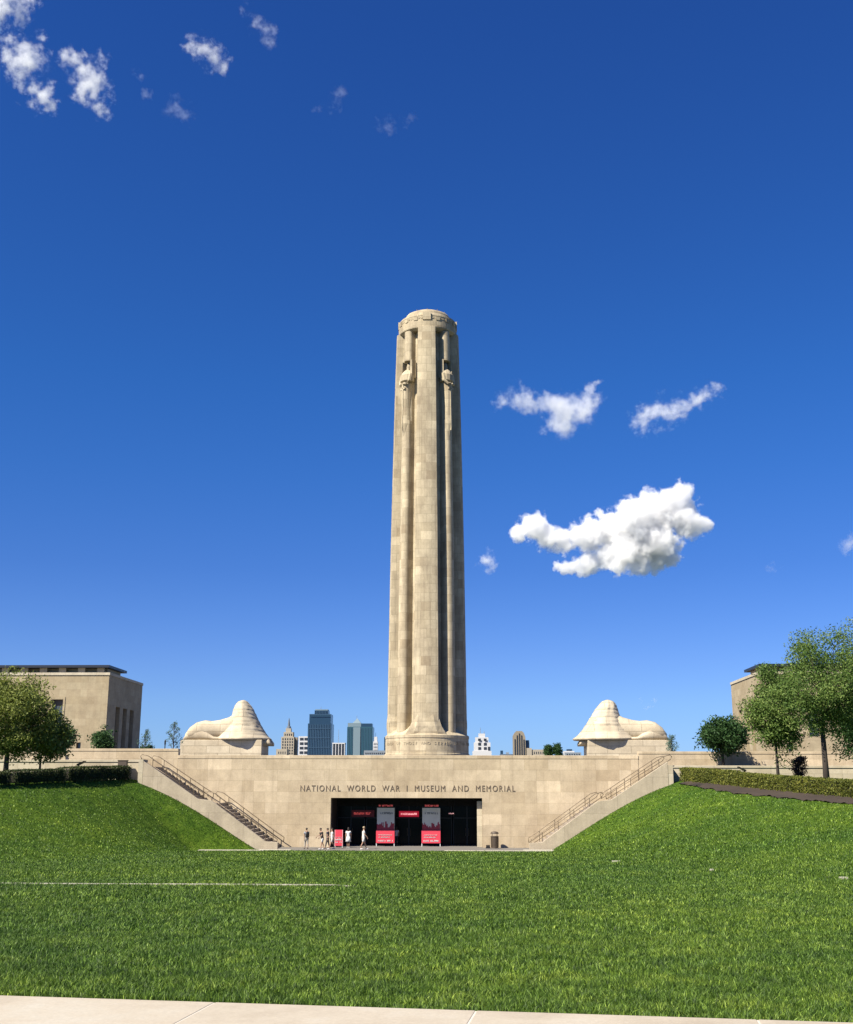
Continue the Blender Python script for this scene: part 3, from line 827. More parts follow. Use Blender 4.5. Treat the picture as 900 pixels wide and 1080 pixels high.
# ------------------------------------------------------------------ museum halls
def wall_grid(m, u0, u1, z0, z1, holes, place):
    us = sorted({u0, u1, *[h[0] for h in holes], *[h[1] for h in holes]}); zs_ = sorted({z0, z1, *[h[2] for h in holes], *[h[3] for h in holes]})
    for a, b in zip(us, us[1:]):
        for c, d in zip(zs_, zs_[1:]):
            if any(h[0] <= a and b <= h[1] and h[2] <= c and d <= h[3] for h in holes): continue
            place(m, a, b, c, d)
def hall(sgn, x0, label):
    Y0, Y1 = 175.0, 193.6
    t = thing('museum_hall', label, 'building', (x0, Y0, ZB), 0, 'twin stone museum halls')
    H = 15.05; Wd = 34.0; D = Y1 - Y0
    S = lambda u: sgn * u
    sw = [(6.9, 8.6, 5.4, 11.0), (12.4, 14.1, 5.4, 11.0), (18.0, 19.7, 5.4, 11.0), (3.7, 4.4, 3.1, 4.5)]
    m = MB(); wall_grid(m, 0, Wd, 0, H, sw, lambda m, a, b, c, d: m.box(S(a), S(b), 0, 0.8, c, d))
    ew = [(4.4, 6.6, 1.4, 10.2), (8.3, 10.5, 1.4, 10.2), (12.2, 14.4, 1.4, 10.2)]
    wall_grid(m, 0.8, D, 0, H, ew, lambda m, a, b, c, d: m.box(S(0), S(0.8), a, b, c, d))
    m.box(S(Wd - 0.8), S(Wd), 0.8, D, 0, H); m.box(S(0.8), S(Wd - 0.8), D - 0.8, D, 0, H)
    m.build('wall', M['hall'], t)
    for a, b, c, d in sw:
        w_ = MB().box(S(a), S(b), 0.55, 0.62, c, d).build('window', M['bronze'], t)
        MB().box(S(a + 0.12), S(b - 0.12), 0.5, 0.54, c + 0.12, d - 0.9 * (d - c > 3) - 0.1).build('pane', M['hallglass'], w_)
        if d - c > 3: MB().box(S(a - 0.3), S(b + 0.3), -0.08, 0.0, d, d + 0.35).box(S(a - 0.3), S(a), -0.08, 0, c, d).box(S(b), S(b + 0.3), -0.08, 0, c, d).build('surround', M['hall'], w_)
    for a, b, c, d in ew:
        w_ = MB().box(S(0.62), S(0.68), a, b, c, d).build('window', M['bronze'], t)
        m = MB()
        for k in range(1, 3): m.box(S(0.5), S(0.62), a + (b - a) * k / 3 - 0.05, a + (b - a) * k / 3 + 0.05, c, d)
        for k in range(1, 6): m.box(S(0.52), S(0.615), a, b, c + (d - c) * k / 6 - 0.05, c + (d - c) * k / 6 + 0.05)
        m.build('grille', M['bronze'], w_)
    MB().box(S(-0.12), S(Wd), -0.12, 0.0, H - 0.35, H + 0.05).box(S(-0.12), S(0), 0.0, D, H - 0.35, H + 0.05).build('cornice', M['wall_pale'], t)
    # attic with slots and a dark flat roof
    m = MB()
    x = 1.2
    while x < Wd - 3:
        m.box(S(x), S(x + 1.1), 1.0, 1.5, H, H + 0.85); x += 3.0
    m.box(S(1.0), S(Wd - 1), 1.5, 9.5, H - 0.1, H + 0.3); m.box(S(1.0), S(Wd - 1), 2.2, 9.0, H + 0.3, H + 0.86)
    m.build('attic', M['wall_pale'], t)
    MB().box(S(0.2), S(Wd), 0.3, 9.8, H + 0.86, H + 1.25).build('roof', M['roofdark'], t)
    MB().box(S(0.6), S(Wd - 0.8), 9.8, D - 0.8, H - 0.6, H - 0.2).build('roof', M['roofdark'], t)
    return t
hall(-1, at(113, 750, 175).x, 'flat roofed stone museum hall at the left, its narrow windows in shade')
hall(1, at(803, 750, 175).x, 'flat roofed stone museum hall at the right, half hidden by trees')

# ------------------------------------------------------------------ far skyline
def skymat(name, col, band, fw, fh, rough=0.4):
    return plain(name, col, rough, var=0.08, scale=0.02)
M['sk_cream'] = plain('skyline cream stone', (0.42, 0.36, 0.27), 0.8, var=0.1, scale=0.05)
M['sk_tan'] = plain('skyline tan stone', (0.30, 0.25, 0.18), 0.8, var=0.12, scale=0.05)
M['sk_white'] = plain('skyline white stone', (0.62, 0.61, 0.60), 0.8, var=0.06, scale=0.05)
M['sk_navy'] = plain('skyline navy glass', (0.022, 0.055, 0.10), 0.25, var=0.3, scale=0.04)
M['sk_navyline'] = plain('skyline navy mullion', (0.045, 0.095, 0.16), 0.4, var=0.1)
M['sk_teal'] = plain('skyline teal glass', (0.035, 0.10, 0.13), 0.25, var=0.2, scale=0.04)
M['sk_teal_light'] = plain('skyline pale teal', (0.20, 0.27, 0.30), 0.4, var=0.1, scale=0.05)
M['sk_window'] = plain('skyline window', (0.035, 0.04, 0.05), 0.3, var=0.1)
M['sk_grey'] = plain('skyline grey', (0.24, 0.27, 0.30), 0.6, var=0.1, scale=0.05)
M['sk_roof'] = plain('skyline roof', (0.13, 0.16, 0.20), 0.6, var=0.1)
HY = 1200.0
class FarB:
    """a distant building laid out in the photograph's pixels, converted once to metres at its own distance"""
    def __init__(s, label, pxc, Y=HY, cat='building', name='office_tower'):
        s.Y = Y; s.b = at(pxc, 797, Y); s.px = pxc; s.k = s.at_x(pxc + 1) - s.at_x(pxc)
        s.t = thing(name, label, cat, (s.b.x, Y, -1.0), 0, 'downtown buildings on the skyline')
    def at_x(s, px): return at(px, 790, s.Y).x
    def X(s, px): return s.at_x(px) - s.b.x
    def Z(s, py): return at(s.px, py, s.Y).z + 1.0
    def body(s, name, px0, px1, py, mat, depth=None, y0=0.0, zb=0.0, parent=None):
        d = depth or (s.X(px1) - s.X(px0)) * 0.8
        return MB().box(s.X(px0), s.X(px1), y0, y0 + d, zb, s.Z(py)).build(name, mat, parent or s.t)
    def windows(s, px0, px1, py0, py1, cols, rows, mat, y0=0.0, fill=0.5, fz=0.6, parent=None, name='window_band'):
        W_ = s.X(px1) - s.X(px0); z0, z1 = s.Z(py1), s.Z(py0)
        for r in range(rows):
            m = MB(); hz = (z1 - z0) / rows
            for c in range(cols):
                x = s.X(px0) + W_ * (c + 0.5) / cols; hw = W_ / cols * fill / 2
                m.box(x - hw, x + hw, y0 - 0.25, y0 - 0.02, z0 + hz * (r + 0.5 - fz / 2), z0 + hz * (r + 0.5 + fz / 2))
            m.build(name, mat, parent or s.t)
    def mast(s, px, py0, py1, r=0.3, y=6.0, mat=None):
        m = MB(); m.tube([(s.X(px), y, s.Z(py0)), (s.X(px), y, s.Z(py1))], [r, r * 0.5], 6); return m.build('antenna', mat or M['sk_grey'], s.t)

b = FarB('cream stone tower with a pointed spire, nearest the left sphinx', 303)
w0 = b.body('wall', 296.5, 310, 777, M['sk_cream']); b.body('wall', 298.5, 308.5, 772, M['sk_cream'], 9, 1.5); b.body('wall', 300.5, 306, 768, M['sk_cream'], 5, 3)
b.windows(297, 309.5, 778, 796, 5, 6, M['sk_window'], 0, 0.42, 0.6); b.windows(299, 308, 773, 776.5, 4, 1, M['sk_window'], 1.5, 0.45, 0.6)
MB().lathe([(2.6, b.Z(768.2)), (2.2, b.Z(766)), (1.3, b.Z(765.5)), (1.0, b.Z(762)), (0.3, b.Z(757))], (b.X(303.3), 5.5), 10).build('spire', M['sk_roof'], b.t)
b.body('annex', 309.8, 313, 777.5, M['sk_tan'], 6, 3)
b = FarB('low pale block in front of the spired cream tower', 296, 1150, name='office_block')
b.body('wall', 291.5, 303, 790, M['sk_cream'], 12); b.windows(293, 302, 791.5, 796, 4, 1, M['sk_window'], 0, 0.3, 0.5)
b = FarB('white and dark striped office block left of the navy glass tower', 319, name='office_block')
b.body('wall', 314.5, 326, 776.5, M['sk_white'], 14, 2); b.windows(315.5, 325, 777, 796, 2, 4, M['sk_window'], 2, 0.8, 0.55)
b = FarB('tallest navy blue glass office tower with a stepped top', 337)
b.body('wall', 324.3, 349.2, 763, M['sk_navy'], 24); b.body('wall', 325.5, 348.2, 753, M['sk_navy'], 21, 1.2); b.body('wall', 330.5, 345, 749, M['sk_navy'], 14, 4); b.body('roof', 331, 344.5, 747.8, M['sk_teal_light'], 12, 5)
for k in range(14):
    px = 325.4 + k * 1.75
    MB().box(b.X(px), b.X(px + 0.55), -0.45, -0.02, 0, b.Z(764)).build('mullion', M['sk_navyline'], b.t)
for k in range(9):
    px = 331 + k * 1.6
    MB().box(b.X(px), b.X(px + 0.4), 3.6, 3.98, b.Z(753), b.Z(749.5)).build('mullion', M['sk_navyline'], b.t)
for py in (753.5, 768, 778, 788): MB().box(b.X(325.6), b.X(348.1), -0.6, -0.47, b.Z(py + 0.6), b.Z(py)).build('floor_band', M['sk_navyline'], b.t)
b.mast(337, 748, 745)
b = FarB('low dark office block with white columns and a thin antenna', 357, name='office_block')
b.body('wall', 350.8, 363.5, 784, M['sk_window'], 12)
for k in range(5): MB().box(b.X(350.8 + k * 3.1), b.X(351.5 + k * 3.1), -0.5, -0.02, 0, b.Z(784.6)).build('column', M['sk_white'], b.t)
b.body('roof', 350.5, 363.8, 783.4, M['sk_white'], 12.6, -0.6, b.Z(784.6)); b.mast(356.3, 783, 769, 0.25)
b = FarB('teal glass office tower with a pale central strip and small pyramid top', 379)
b.body('wall', 366, 393, 766.5, M['sk_teal'], 22); MB().box(b.X(372.5), b.X(380), -0.8, -0.02, 0, b.Z(767)).build('strip', M['sk_teal_light'], b.t)
b.body('crown', 366.5, 380.5, 762.5, M['sk_teal_light'], 9, 0.5, b.Z(766.5)); b.body('crown', 380.6, 392.3, 763, M['sk_navy'], 12, 0.6, b.Z(766.5))
MB().loft([[(b.X(376) + r * sx, 5 + r * sy, z) for sx, sy in ((-1, -1), (1, -1), (1, 1), (-1, 1))] for r, z in ((4.2, b.Z(762.5)), (0.2, b.Z(757.5)))]).build('pyramid', M['sk_teal_light'], b.t)
b.mast(375.5, 759, 754.5, 0.3, 5)
for k in range(16):
    px = 366.5 + k * 1.65
    if 372 < px < 380.3: continue
    MB().box(b.X(px), b.X(px + 0.35), -0.35, -0.02, 0, b.Z(767.5)).build('mullion', M['sk_navyline'], b.t)
b = FarB('slim white stepped building right of the teal tower', 395.5, name='office_block')
b.body('wall', 393.6, 398.5, 782, M['sk_white'], 6); b.body('wall', 394.6, 397.8, 777, M['sk_white'], 4, 1); b.windows(394, 398.2, 783, 793, 3, 3, M['sk_window'], 0, 0.4, 0.5); b.mast(396, 777, 772.5, 0.25, 3)
b = FarB('low blue grey roof block beside the foot of the tower', 396, 1100, name='office_block')
b.body('wall', 384, 408, 791.5, M['sk_grey'], 15); b.windows(385, 407, 793, 796, 10, 1, M['sk_window'], 0, 0.5, 0.5)
b = FarB('dark slab building half hidden by the left edge of the tower', 407, name='office_block')
b.body('wall', 405.2, 410.5, 777.5, M['sk_navy'], 8, 1); b.windows(405.5, 410, 779, 795, 3, 6, M['sk_navyline'], 1, 0.5, 0.5)
b = FarB('white stepped tower with antenna just right of the memorial tower', 508)
b.body('wall', 498.5, 518.5, 792, M['sk_white'], 16); b.body('wall', 500, 517.5, 783, M['sk_white'], 13, 1); b.body('wall', 501.5, 515.5, 777.5, M['sk_white'], 10, 2); b.body('wall', 505, 512, 773.5, M['sk_white'], 6, 3)
b.windows(503, 515, 778, 796, 2, 4, M['sk_window'], 0.9, 0.5, 0.6); b.windows(514, 518, 787, 792, 1, 1, M['sk_window'], 0.9, 0.6, 0.8)
b.mast(507, 774, 767, 0.4); b.mast(511, 774, 771, 0.5)
b = FarB('tan stone tower with chamfered shoulders, tallest right of the memorial tower', 548)
sh = [(541.5, 797), (541.5, 776), (543, 773), (545, 771), (551, 771), (553, 773), (554.6, 778), (554.6, 797)]
MB().prism([(b.X(x), (0 if y == 797 else b.Z(y))) for x, y in sh], 'y', 0, 14).build('wall', M['sk_tan'], b.t)
for k in range(5): MB().box(b.X(542.9 + k * 2.35), b.X(544.1 + k * 2.35), -0.4, -0.02, b.Z(796), b.Z((779.5, 775.5, 773.5, 775.5, 780)[k])).build('window_band', M['sk_window'], b.t)
b.body('wing', 554.7, 558.8, 780.5, M['sk_navyline'], 9, 4); b.body('wing', 555.5, 561, 789, M['sk_cream'], 9, -1)
b = FarB('long low cream building right of the tan stone tower', 569, name='office_block')
b.body('wall', 561.5, 577, 790.5, M['sk_cream'], 12); b.windows(562.5, 576, 792, 796, 6, 1, M['sk_window'], 0, 0.35, 0.6)
b = FarB('small grey block with a dark upright top left of the tan tower', 532, name='office_block')
b.body('wall', 527.5, 541, 795.3, M['sk_roof'], 12); b.body('tank', 528, 530.8, 791.5, M['sk_navy'], 4, 3); b.body('tank', 534, 537, 793.3, M['sk_grey'], 4, 3)
b = FarB('small white roofed building in front of the right sphinx', 604, 900, name='office_block')
b.body('wall', 595.5, 613, 793.5, M['sk_grey'], 12); b.body('roof', 595, 606, 792, M['sk_white'], 10, 1); b.body('roof', 598.5, 604, 790, M['sk_navy'], 6, 3); b.windows(597, 612, 794.5, 796.5, 6, 1, M['sk_window'], 0, 0.4, 0.5)

# ------------------------------------------------------------------ trees, hedges
def leaf_cloud(name, centres, per, spread, size, mat, parent, rr, clip=None, flat=0.75):
    n = len(centres) * per
    C = np.repeat(centres, per, axis=0) + np.clip(rr.normal(0, 1, (n, 3)), -1.9, 1.9) * spread * np.array([1, 1, flat])
    if clip is not None:
        C = C[clip(C)]; n = len(C)
    A = rr.normal(0, 1, (n, 3)); A /= np.linalg.norm(A, axis=1)[:, None]
    B = rr.normal(0, 1, (n, 3)); B -= (B * A).sum(1)[:, None] * A; B /= np.linalg.norm(B, axis=1)[:, None]
    sz = size * rr.uniform(0.6, 1.4, n)[:, None]
    P0 = C - A * sz; P1 = C + B * sz * 0.45; P2 = C + A * sz; P3 = C - B * sz * 0.45
    Vv = np.stack([P0, P1, P2, P3], 1).reshape(-1, 3)
    rv = np.repeat(np.clip(np.repeat(rr.uniform(0, 1, len(centres)), per)[:n] * 0.45 + rr.uniform(0, 0.55, n), 0, 1), 4)
    return np_mesh(name, Vv, np.arange(n * 4), 4, mat, parent, rv)

def make_tree(label, base, top, crown_c, crown_r, trunk_r, mat, seed, clumps=150, per=70, leaf=0.16, spread=0.4, group='trees on the terraces', name='terrace_tree', lean=0.0, gappy=0.25):
    rr = np.random.default_rng(seed); rnd_ = random.Random(seed)
    t = thing(name, label, 'tree', base, 0, group)
    cc = np.array(crown_c) - np.array(base); cr = np.array(crown_r)
    # lumpy ellipsoid of clumps
    pts = []
    while len(pts) < clumps:
        d = rr.normal(0, 1, 3); d /= np.linalg.norm(d)
        lump = 1 + gappy * mnoise.noise(Vector((d * 2.3 + seed * 3.1).tolist())) * 1.6
        r = rr.uniform(0.25, 1) ** 0.45
        p = cc + d * cr * r * lump * 0.92
        if mnoise.noise(Vector((p * 0.55 + seed).tolist())) < -0.28: continue
        pts.append(p)
    pts = np.array(pts)
    m = MB()
    zt = cc[2] + cr[2] * 0.35; zf = max(cc[2] - cr[2] * 0.75, 0.4)
    trunk = [(0, 0, -0.25), (lean * 0.1, 0, zf * 0.5), (lean * 0.25, 0.03, zf), (lean * 0.6 + cc[0] * 0.5, cc[1] * 0.5, (zf + zt) / 2), (cc[0], cc[1], zt)]
    m.tube(trunk, [trunk_r * 1.35, trunk_r * 1.0, trunk_r * 0.85, trunk_r * 0.55, trunk_r * 0.18], 10)
    for p in pts[:: max(1, len(pts) // 42)]:
        u = rnd_.uniform(0.1, 0.8); z0 = zf + (zt - zf) * u
        s0 = np.array([cc[0] * u, cc[1] * u, z0]); mid = (s0 + p) / 2 + np.array([0, 0, -0.12 * np.linalg.norm(p - s0)])
        m.tube([tuple(s0), tuple(mid), tuple(p)], [trunk_r * 0.33, trunk_r * 0.2, trunk_r * 0.06], 5)
    m.build('trunk', M['bark'], t, smooth=True)
    leaf_cloud('crown', pts, per, spread, leaf, mat, t, rr)
    return t

def gz(x, y): return float(ground_z(x, y))
def tree_px(label, px, base_py, Y, cpx, cpy, rpx, rpy, mat, seed, zbase=None, **kw):
    b_ = at(px, base_py, Y); z = zbase if zbase is not None else gz(b_.x, Y)
    c = at(cpx, cpy, Y); k = at(cpx + 1, cpy, Y).x - c.x
    return make_tree(label, (b_.x, Y, z), None, (c.x, Y, c.z), (rpx * k, rpx * k * 0.95, rpy * k), mat=mat, seed=seed, **kw)
tree_px('large olive green tree at the left edge before the left hall', 6, 815, 92.5, 12, 755, 41, 45, M['leaf_olive'], 11, trunk_r=0.2, clumps=260, per=115, leaf=0.105, spread=0.42, gappy=0.3)
tree_px('slim trunked dark tree close right of the big left tree', 42, 813, 94.5, 52, 778, 19, 27, M['leaf_olive'], 12, trunk_r=0.09, clumps=90, per=70, leaf=0.13, spread=0.36)
tree_px('small green shrub tree by the low window of the left hall', 66, 792, 110, 68, 777, 12, 12, M['leaf_deep'], 13, zbase=7.3, trunk_r=0.06, clumps=34, per=55, leaf=0.13, spread=0.3)
tree_px('round dark shrub tree behind the left parapet, before the shaded windows', 111, 800, 109, 114, 780, 15.5, 10.5, M['leaf_deep'], 14, zbase=7.3, trunk_r=0.08, clumps=60, per=70, leaf=0.12, spread=0.3)
tree_px('dark rounded tree with flat base beside the right parapet', 763, 808, 101.3, 762, 776, 26, 19, M['leaf_deep'], 15, zbase=6.6, trunk_r=0.12, clumps=130, per=80, leaf=0.13, spread=0.34, gappy=0.35)
tree_px('middle bright green tree with thin trunk above the right hedge', 821, 820, 93, 819, 750, 29, 46, M['leaf_bright'], 16, trunk_r=0.11, clumps=220, per=110, leaf=0.10, spread=0.38, gappy=0.35)
tree_px('tallest bright green tree at the right edge above the hedge', 872, 823, 84, 877, 722, 57, 63, M['leaf_bright'], 17, trunk_r=0.19, clumps=400, per=110, leaf=0.085, spread=0.36, gappy=0.42)
tree_px('dark lower tree cut off by the right edge of the view', 925, 815, 96, 912, 768, 30, 32, M['leaf_deep'], 21, trunk_r=0.14, clumps=130, per=70, leaf=0.14, spread=0.4)

def bare_tree(px, Y, h, label, seed, leaves=40):
    b_ = at(px, 790, Y); rnd_ = random.Random(seed); rr = np.random.default_rng(seed)
    t = thing('young_tree', label, 'tree', (b_.x, Y, ZB), 0, 'thin young trees beyond the parapets')
    m = MB(); m.tube([(0, 0, -0.1), (0.05, 0, h * 0.5), (0, 0, h)], [0.06, 0.045, 0.012], 6); tips = []
    for k in range(26):
        u = 0.3 + 0.65 * k / 26; a = rnd_.uniform(0, 6.28); L = h * 0.26 * (1.15 - u)
        p0 = (0, 0, h * u); p1 = (L * math.cos(a), L * math.sin(a), h * u + L * 1.1)
        m.tube([p0, p1], [0.025, 0.008], 4); tips += [p1, tuple((np.array(p0) + p1) / 2)]
    m.build('trunk', M['bark'], t)
    leaf_cloud('crown', np.array(tips), leaves, 0.12, 0.07, M['leaf_pale'], t, rr)
bare_tree(182.5, 122, 4.6, 'thin bare young tree close left of the left sphinx', 31, 14)
bare_tree(152.5, 124, 3.9, 'thin bare young tree at the corner of the left hall', 32, 14)
bare_tree(709, 122, 3.2, 'thin young tree close right of the right sphinx', 33, 16)
b_ = at(174, 790, 122)
t = thing('bollard_post', 'thin dark upright post beyond the left parapet', 'post', (b_.x, 122, ZB))
MB().lathe([(0.10, 0), (0.10, 0.1), (0.055, 0.14), (0.055, 2.2), (0.09, 2.25), (0.09, 2.6), (0.02, 2.75)], n=10).build('pole', M['statue_dark'], t)
b_ = at(154.5, 788, 124)
t = thing('clipped_shrub', 'dark clipped shrub with square top at the foot of the left hall', 'shrub', (b_.x, 124, ZB))
MB().tube([(0, 0, -0.1), (0, 0, 1.2)], 0.12, 6).build('stem', M['bark'], t)
q = np.random.default_rng(5); leaf_cloud('foliage', np.stack([q.uniform(-0.55, 0.55, 60), q.uniform(-0.45, 0.45, 60), q.uniform(0.2, 2.1, 60)], 1), 70, 0.14, 0.09, M['leaf_deep'], t, q)
b_ = at(844, 817, 97.3)
t = thing('bush', 'reddish brown bush against the lower wall, left of the tallest tree', 'shrub', (b_.x, 97.3, gz(b_.x, 97.3)))
MB().tube([(0, 0, -0.1), (0.1, 0, 0.6), (0.3, 0, 1.1)], 0.03, 5).tube([(0, 0, -0.1), (-0.25, 0.1, 1.0)], 0.03, 5).build('stem', M['bark'], t)
leaf_cloud('foliage', np.stack([q.uniform(-0.45, 0.45, 40), q.uniform(-0.4, 0.4, 40), q.uniform(0.5, 1.9, 40)], 1), 45, 0.16, 0.09, M['leaf_red'], t, q)
for px, Yq, lab in ((578.5, 600, 'left of two dark far trees near the right sphinx'), (588.5, 600, 'right of two dark far trees near the right sphinx')):
    c = at(px, 790, Yq)
    make_tree(lab, (c.x, Yq, c.z - 12), None, (c.x, Yq, c.z - 1.0), (2.3, 2.3, 4.0), 0.3, M['leaf_deep'], int(px), clumps=60, per=50, leaf=0.4, spread=0.6, group='far trees on the skyline', name='far_tree')

def hedge(pts, h, wdt, mat, label, seed, group='clipped hedges on the banks', hjit=0.05):
    rr = np.random.default_rng(seed)
    p = [Vector((x, y, 0)) for x, y in pts]
    base = p[0]; t = thing('hedge', label, 'hedge', (base.x, base.y, gz(base.x, base.y)), 0, group)
    d = p[1] - p[0]; L = d.length; u = d.normalized(); nrm = Vector((-u.y, u.x, 0))
    n = int(L * 620)
    s_ = rr.uniform(0, L, n); face = rr.uniform(0, 1, n)
    # leaves lie in a shell: front, back, top, ends
    off = rr.uniform(-wdt / 2, wdt / 2, n); zz = rr.uniform(0.05, h, n)
    wob = np.array([0.5 * mnoise.noise(Vector((float(a) * 1.1, seed, 0))) + 0.35 * mnoise.noise(Vector((float(a) * 4.1, seed, 3))) for a in s_])
    top = h * (1 + hjit * 2 * wob)
    f = face < 0.4; off[f] = -wdt / 2 * (1 + 0.22 * wob[f]) ; zz[f] = rr.uniform(0.03, 1, f.sum()) * top[f]
    f = (face >= 0.4) & (face < 0.55); off[f] = wdt / 2
    f = face >= 0.72; zz[f] = top[f] + rr.normal(0, 0.02, f.sum())
    f = (face >= 0.68) & (face < 0.72); s_[f] = rr.choice([0, L], f.sum())
    X_ = base.x + u.x * s_ + nrm.x * off + rr.normal(0, 0.045, n); Y_ = base.y + u.y * s_ + nrm.y * off + rr.normal(0, 0.045, n)
    G_ = ground_z(X_, Y_)
    C = np.stack([X_ - base.x, Y_ - base.y, G_ + zz - t.location.z], 1)
    leaf_cloud('foliage', C, 2, 0.03, 0.06, mat, t, rr)
    # woody core
    m = MB(); k = max(3, int(L / 0.6)); 
    for i in range(k):
        a, b__ = base + u * (L * i / k + 0.12 * (i == 0)), base + u * (L * (i + 1) / k - 0.12 * (i == k - 1)); g = gz(a.x, a.y) - t.location.z; g2 = gz(b__.x, b__.y) - t.location.z
        cw = wdt / 2 - 0.12
        r1 = [(a.x - base.x + nrm.x * o, a.y - base.y + nrm.y * o, g + z) for o, z in ((-cw, 0.12), (cw, 0.12), (cw, h * 0.86), (-cw, h * 0.86))]
        r2 = [(b__.x - base.x + nrm.x * o, b__.y - base.y + nrm.y * o, g2 + z) for o, z in ((-cw, 0.12), (cw, 0.12), (cw, h * 0.86), (-cw, h * 0.86))]
        m.loft([r1, r2])
    m.build('stems', M['twig'], t)
hx = lambda s, y, d=0.55: s * (float(top_x(s, y)) + d)
hedge([(hx(-1, 99.2), 99.2), (hx(-1, 90.3), 90.3)][::-1], 1.12, 1.1, M['leaf_hedge_shaded'], 'shaded hedge nearest the left staircase, the longest and highest on the left bank', 41)
hedge([(hx(-1, 89.8), 89.8), (hx(-1, 83.6), 83.6)][::-1], 1.0, 1.1, M['leaf_hedge_shaded'], 'middle shaded hedge on the left bank below the slim tree', 42)
hedge([(hx(-1, 83.1), 83.1), (hx(-1, 70), 70)][::-1], 0.9, 1.1, M['leaf_hedge_shaded'], 'shaded low hedge running out of view at the left edge', 43)
hedge([(hx(1, 99.2), 99.2), (hx(1, 88.5), 88.5)], 1.1, 1.1, M['leaf_hedge'], 'yellow green hedge nearest the right staircase', 44)
hedge([(hx(1, 88.2), 88.2), (hx(1, 60), 60)], 1.0, 1.1, M['leaf_hedge'], 'long yellow green hedge above the brown mulch on the right bank', 45)

# reading panels and boxes on the terraces
def panel(px, py, Y, flip, label):
    p = at(px, py, Y); z = gz(p.x, Y)
    t = thing('reading_panel', label, 'information panel', (p.x, Y, z), 0, 'slanted information panels by the walls')
    h = p.z - z
    MB().box(-0.06, 0.06, -0.05, 0.05, 0, h - 0.15).build('post', M['statue_dark'], t)
    MB().prism([(flip * -0.1, h - 0.32), (flip * 0.5, h - 0.02), (flip * 0.5, h + 0.08), (flip * -0.1, h - 0.2)], 'y', -0.3, 0.3).build('panel', M['statue_dark'], t)
panel(83.5, 803.5, 97.5, 1, 'dark slanted information panel above the left hedge')
panel(785, 809.5, 97.0, -1, 'dark slanted information panel above the right hedge')
def ubox(px, py, Y, label):
    p = at(px, py, Y); z = gz(p.x, Y); h = p.z - z
    t = thing('utility_box', label, 'box', (p.x, Y, z), 0, 'brown utility boxes by the lower walls')
    MB().box(-0.38, 0.38, -0.2, 0.2, 0, h - 0.06).build('cabinet', M['bin'], t, bevel=0.01)
    MB().box(-0.42, 0.42, -0.24, 0.24, h - 0.06, h).build('lid', M['rail'], t)
ubox(130, 801.5, 99.3, 'brown utility box against the lower wall, left side')
ubox(755, 810, 99.2, 'brown utility box against the lower wall, right side')
p = at(64, 795, 103.6)
t = thing('bollard', 'short dark bollard on the left terrace below the small shrub tree', 'bollard', (p.x, 103.6, 6.85))
MB().box(-0.07, 0.07, -0.07, 0.07, 0, 1.5).build('post', M['bin'], t); MB().box(-0.1, 0.1, -0.1, 0.1, 1.5, 1.58).build('cap', M['rail'], t)

# rubbish bin by the entrance
p = at(522, 893, 102.9)
t = thing('litter_bin', 'brown cylindrical litter bin standing before the wall, right of the entrance', 'litter bin', (p.x, 103.0, 0))
MB().lathe([(0.33, 0), (0.33, 0.06), (0.30, 0.07), (0.32, 0.95), (0.35, 0.97), (0.35, 1.02)], n=24).build('body', M['bin'], t)
m = MB()
for k in range(4):
    a = math.pi / 4 + k * math.pi / 2; m.tube([(0.3 * math.cos(a), 0.3 * math.sin(a), 1.0), (0.3 * math.cos(a), 0.3 * math.sin(a), 1.24)], 0.025, 6)
m.build('lid_post', M['bin'], t)
MB().lathe([(0.35, 1.22), (0.36, 1.27), (0.28, 1.38), (0.1, 1.42)], n=24).build('lid', M['bin'], t)
m = MB()
for k in range(20):
    a = 2 * math.pi * k / 20; m.box(0, 0, 0, 0, 0, 0) if False else m.tube([(0.325 * math.cos(a), 0.325 * math.sin(a), 0.1), (0.335 * math.cos(a), 0.335 * math.sin(a), 0.93)], 0.014, 4)
m.build('slats', M['rail'], t)
p = at(515, 893.5, 102.7)
t = thing('ground_light', 'low dark ground light box left of the litter bin', 'ground light', (p.x, 103.0, 0))
MB().box(-0.2, 0.2, -0.15, 0.15, 0, 0.1).build('base', M['black'], t); MB().prism([(-0.15, 0.1), (0.15, 0.1), (0.15, 0.28), (-0.15, 0.2)], 'x', -0.17, 0.17).build('head', M['black'], t)
p = at(237, 829, 104)
# small dark vent high on the wall at both ends of the lettering
for px, py, lab in ((319.5 - 0, 829, None),):
    pass

# ------------------------------------------------------------------ people
M['skin'] = plain('skin', (0.42, 0.25, 0.17), 0.55, var=0.05)
M['hair_dark'] = plain('dark hair', (0.025, 0.018, 0.014), 0.7)
M['hair_fair'] = plain('fair hair', (0.42, 0.32, 0.2), 0.7)
M['shoe'] = plain('white shoes', (0.6, 0.58, 0.55), 0.6)
M['shoe_dark'] = plain('dark shoes', (0.04, 0.035, 0.03), 0.6)
M['face'] = plain('eyes', (0.03, 0.02, 0.02), 0.4)
def cloth(name, c): 
    if name not in M: M[name] = plain(name, c, 0.85, var=0.1, scale=10)
    return M[name]

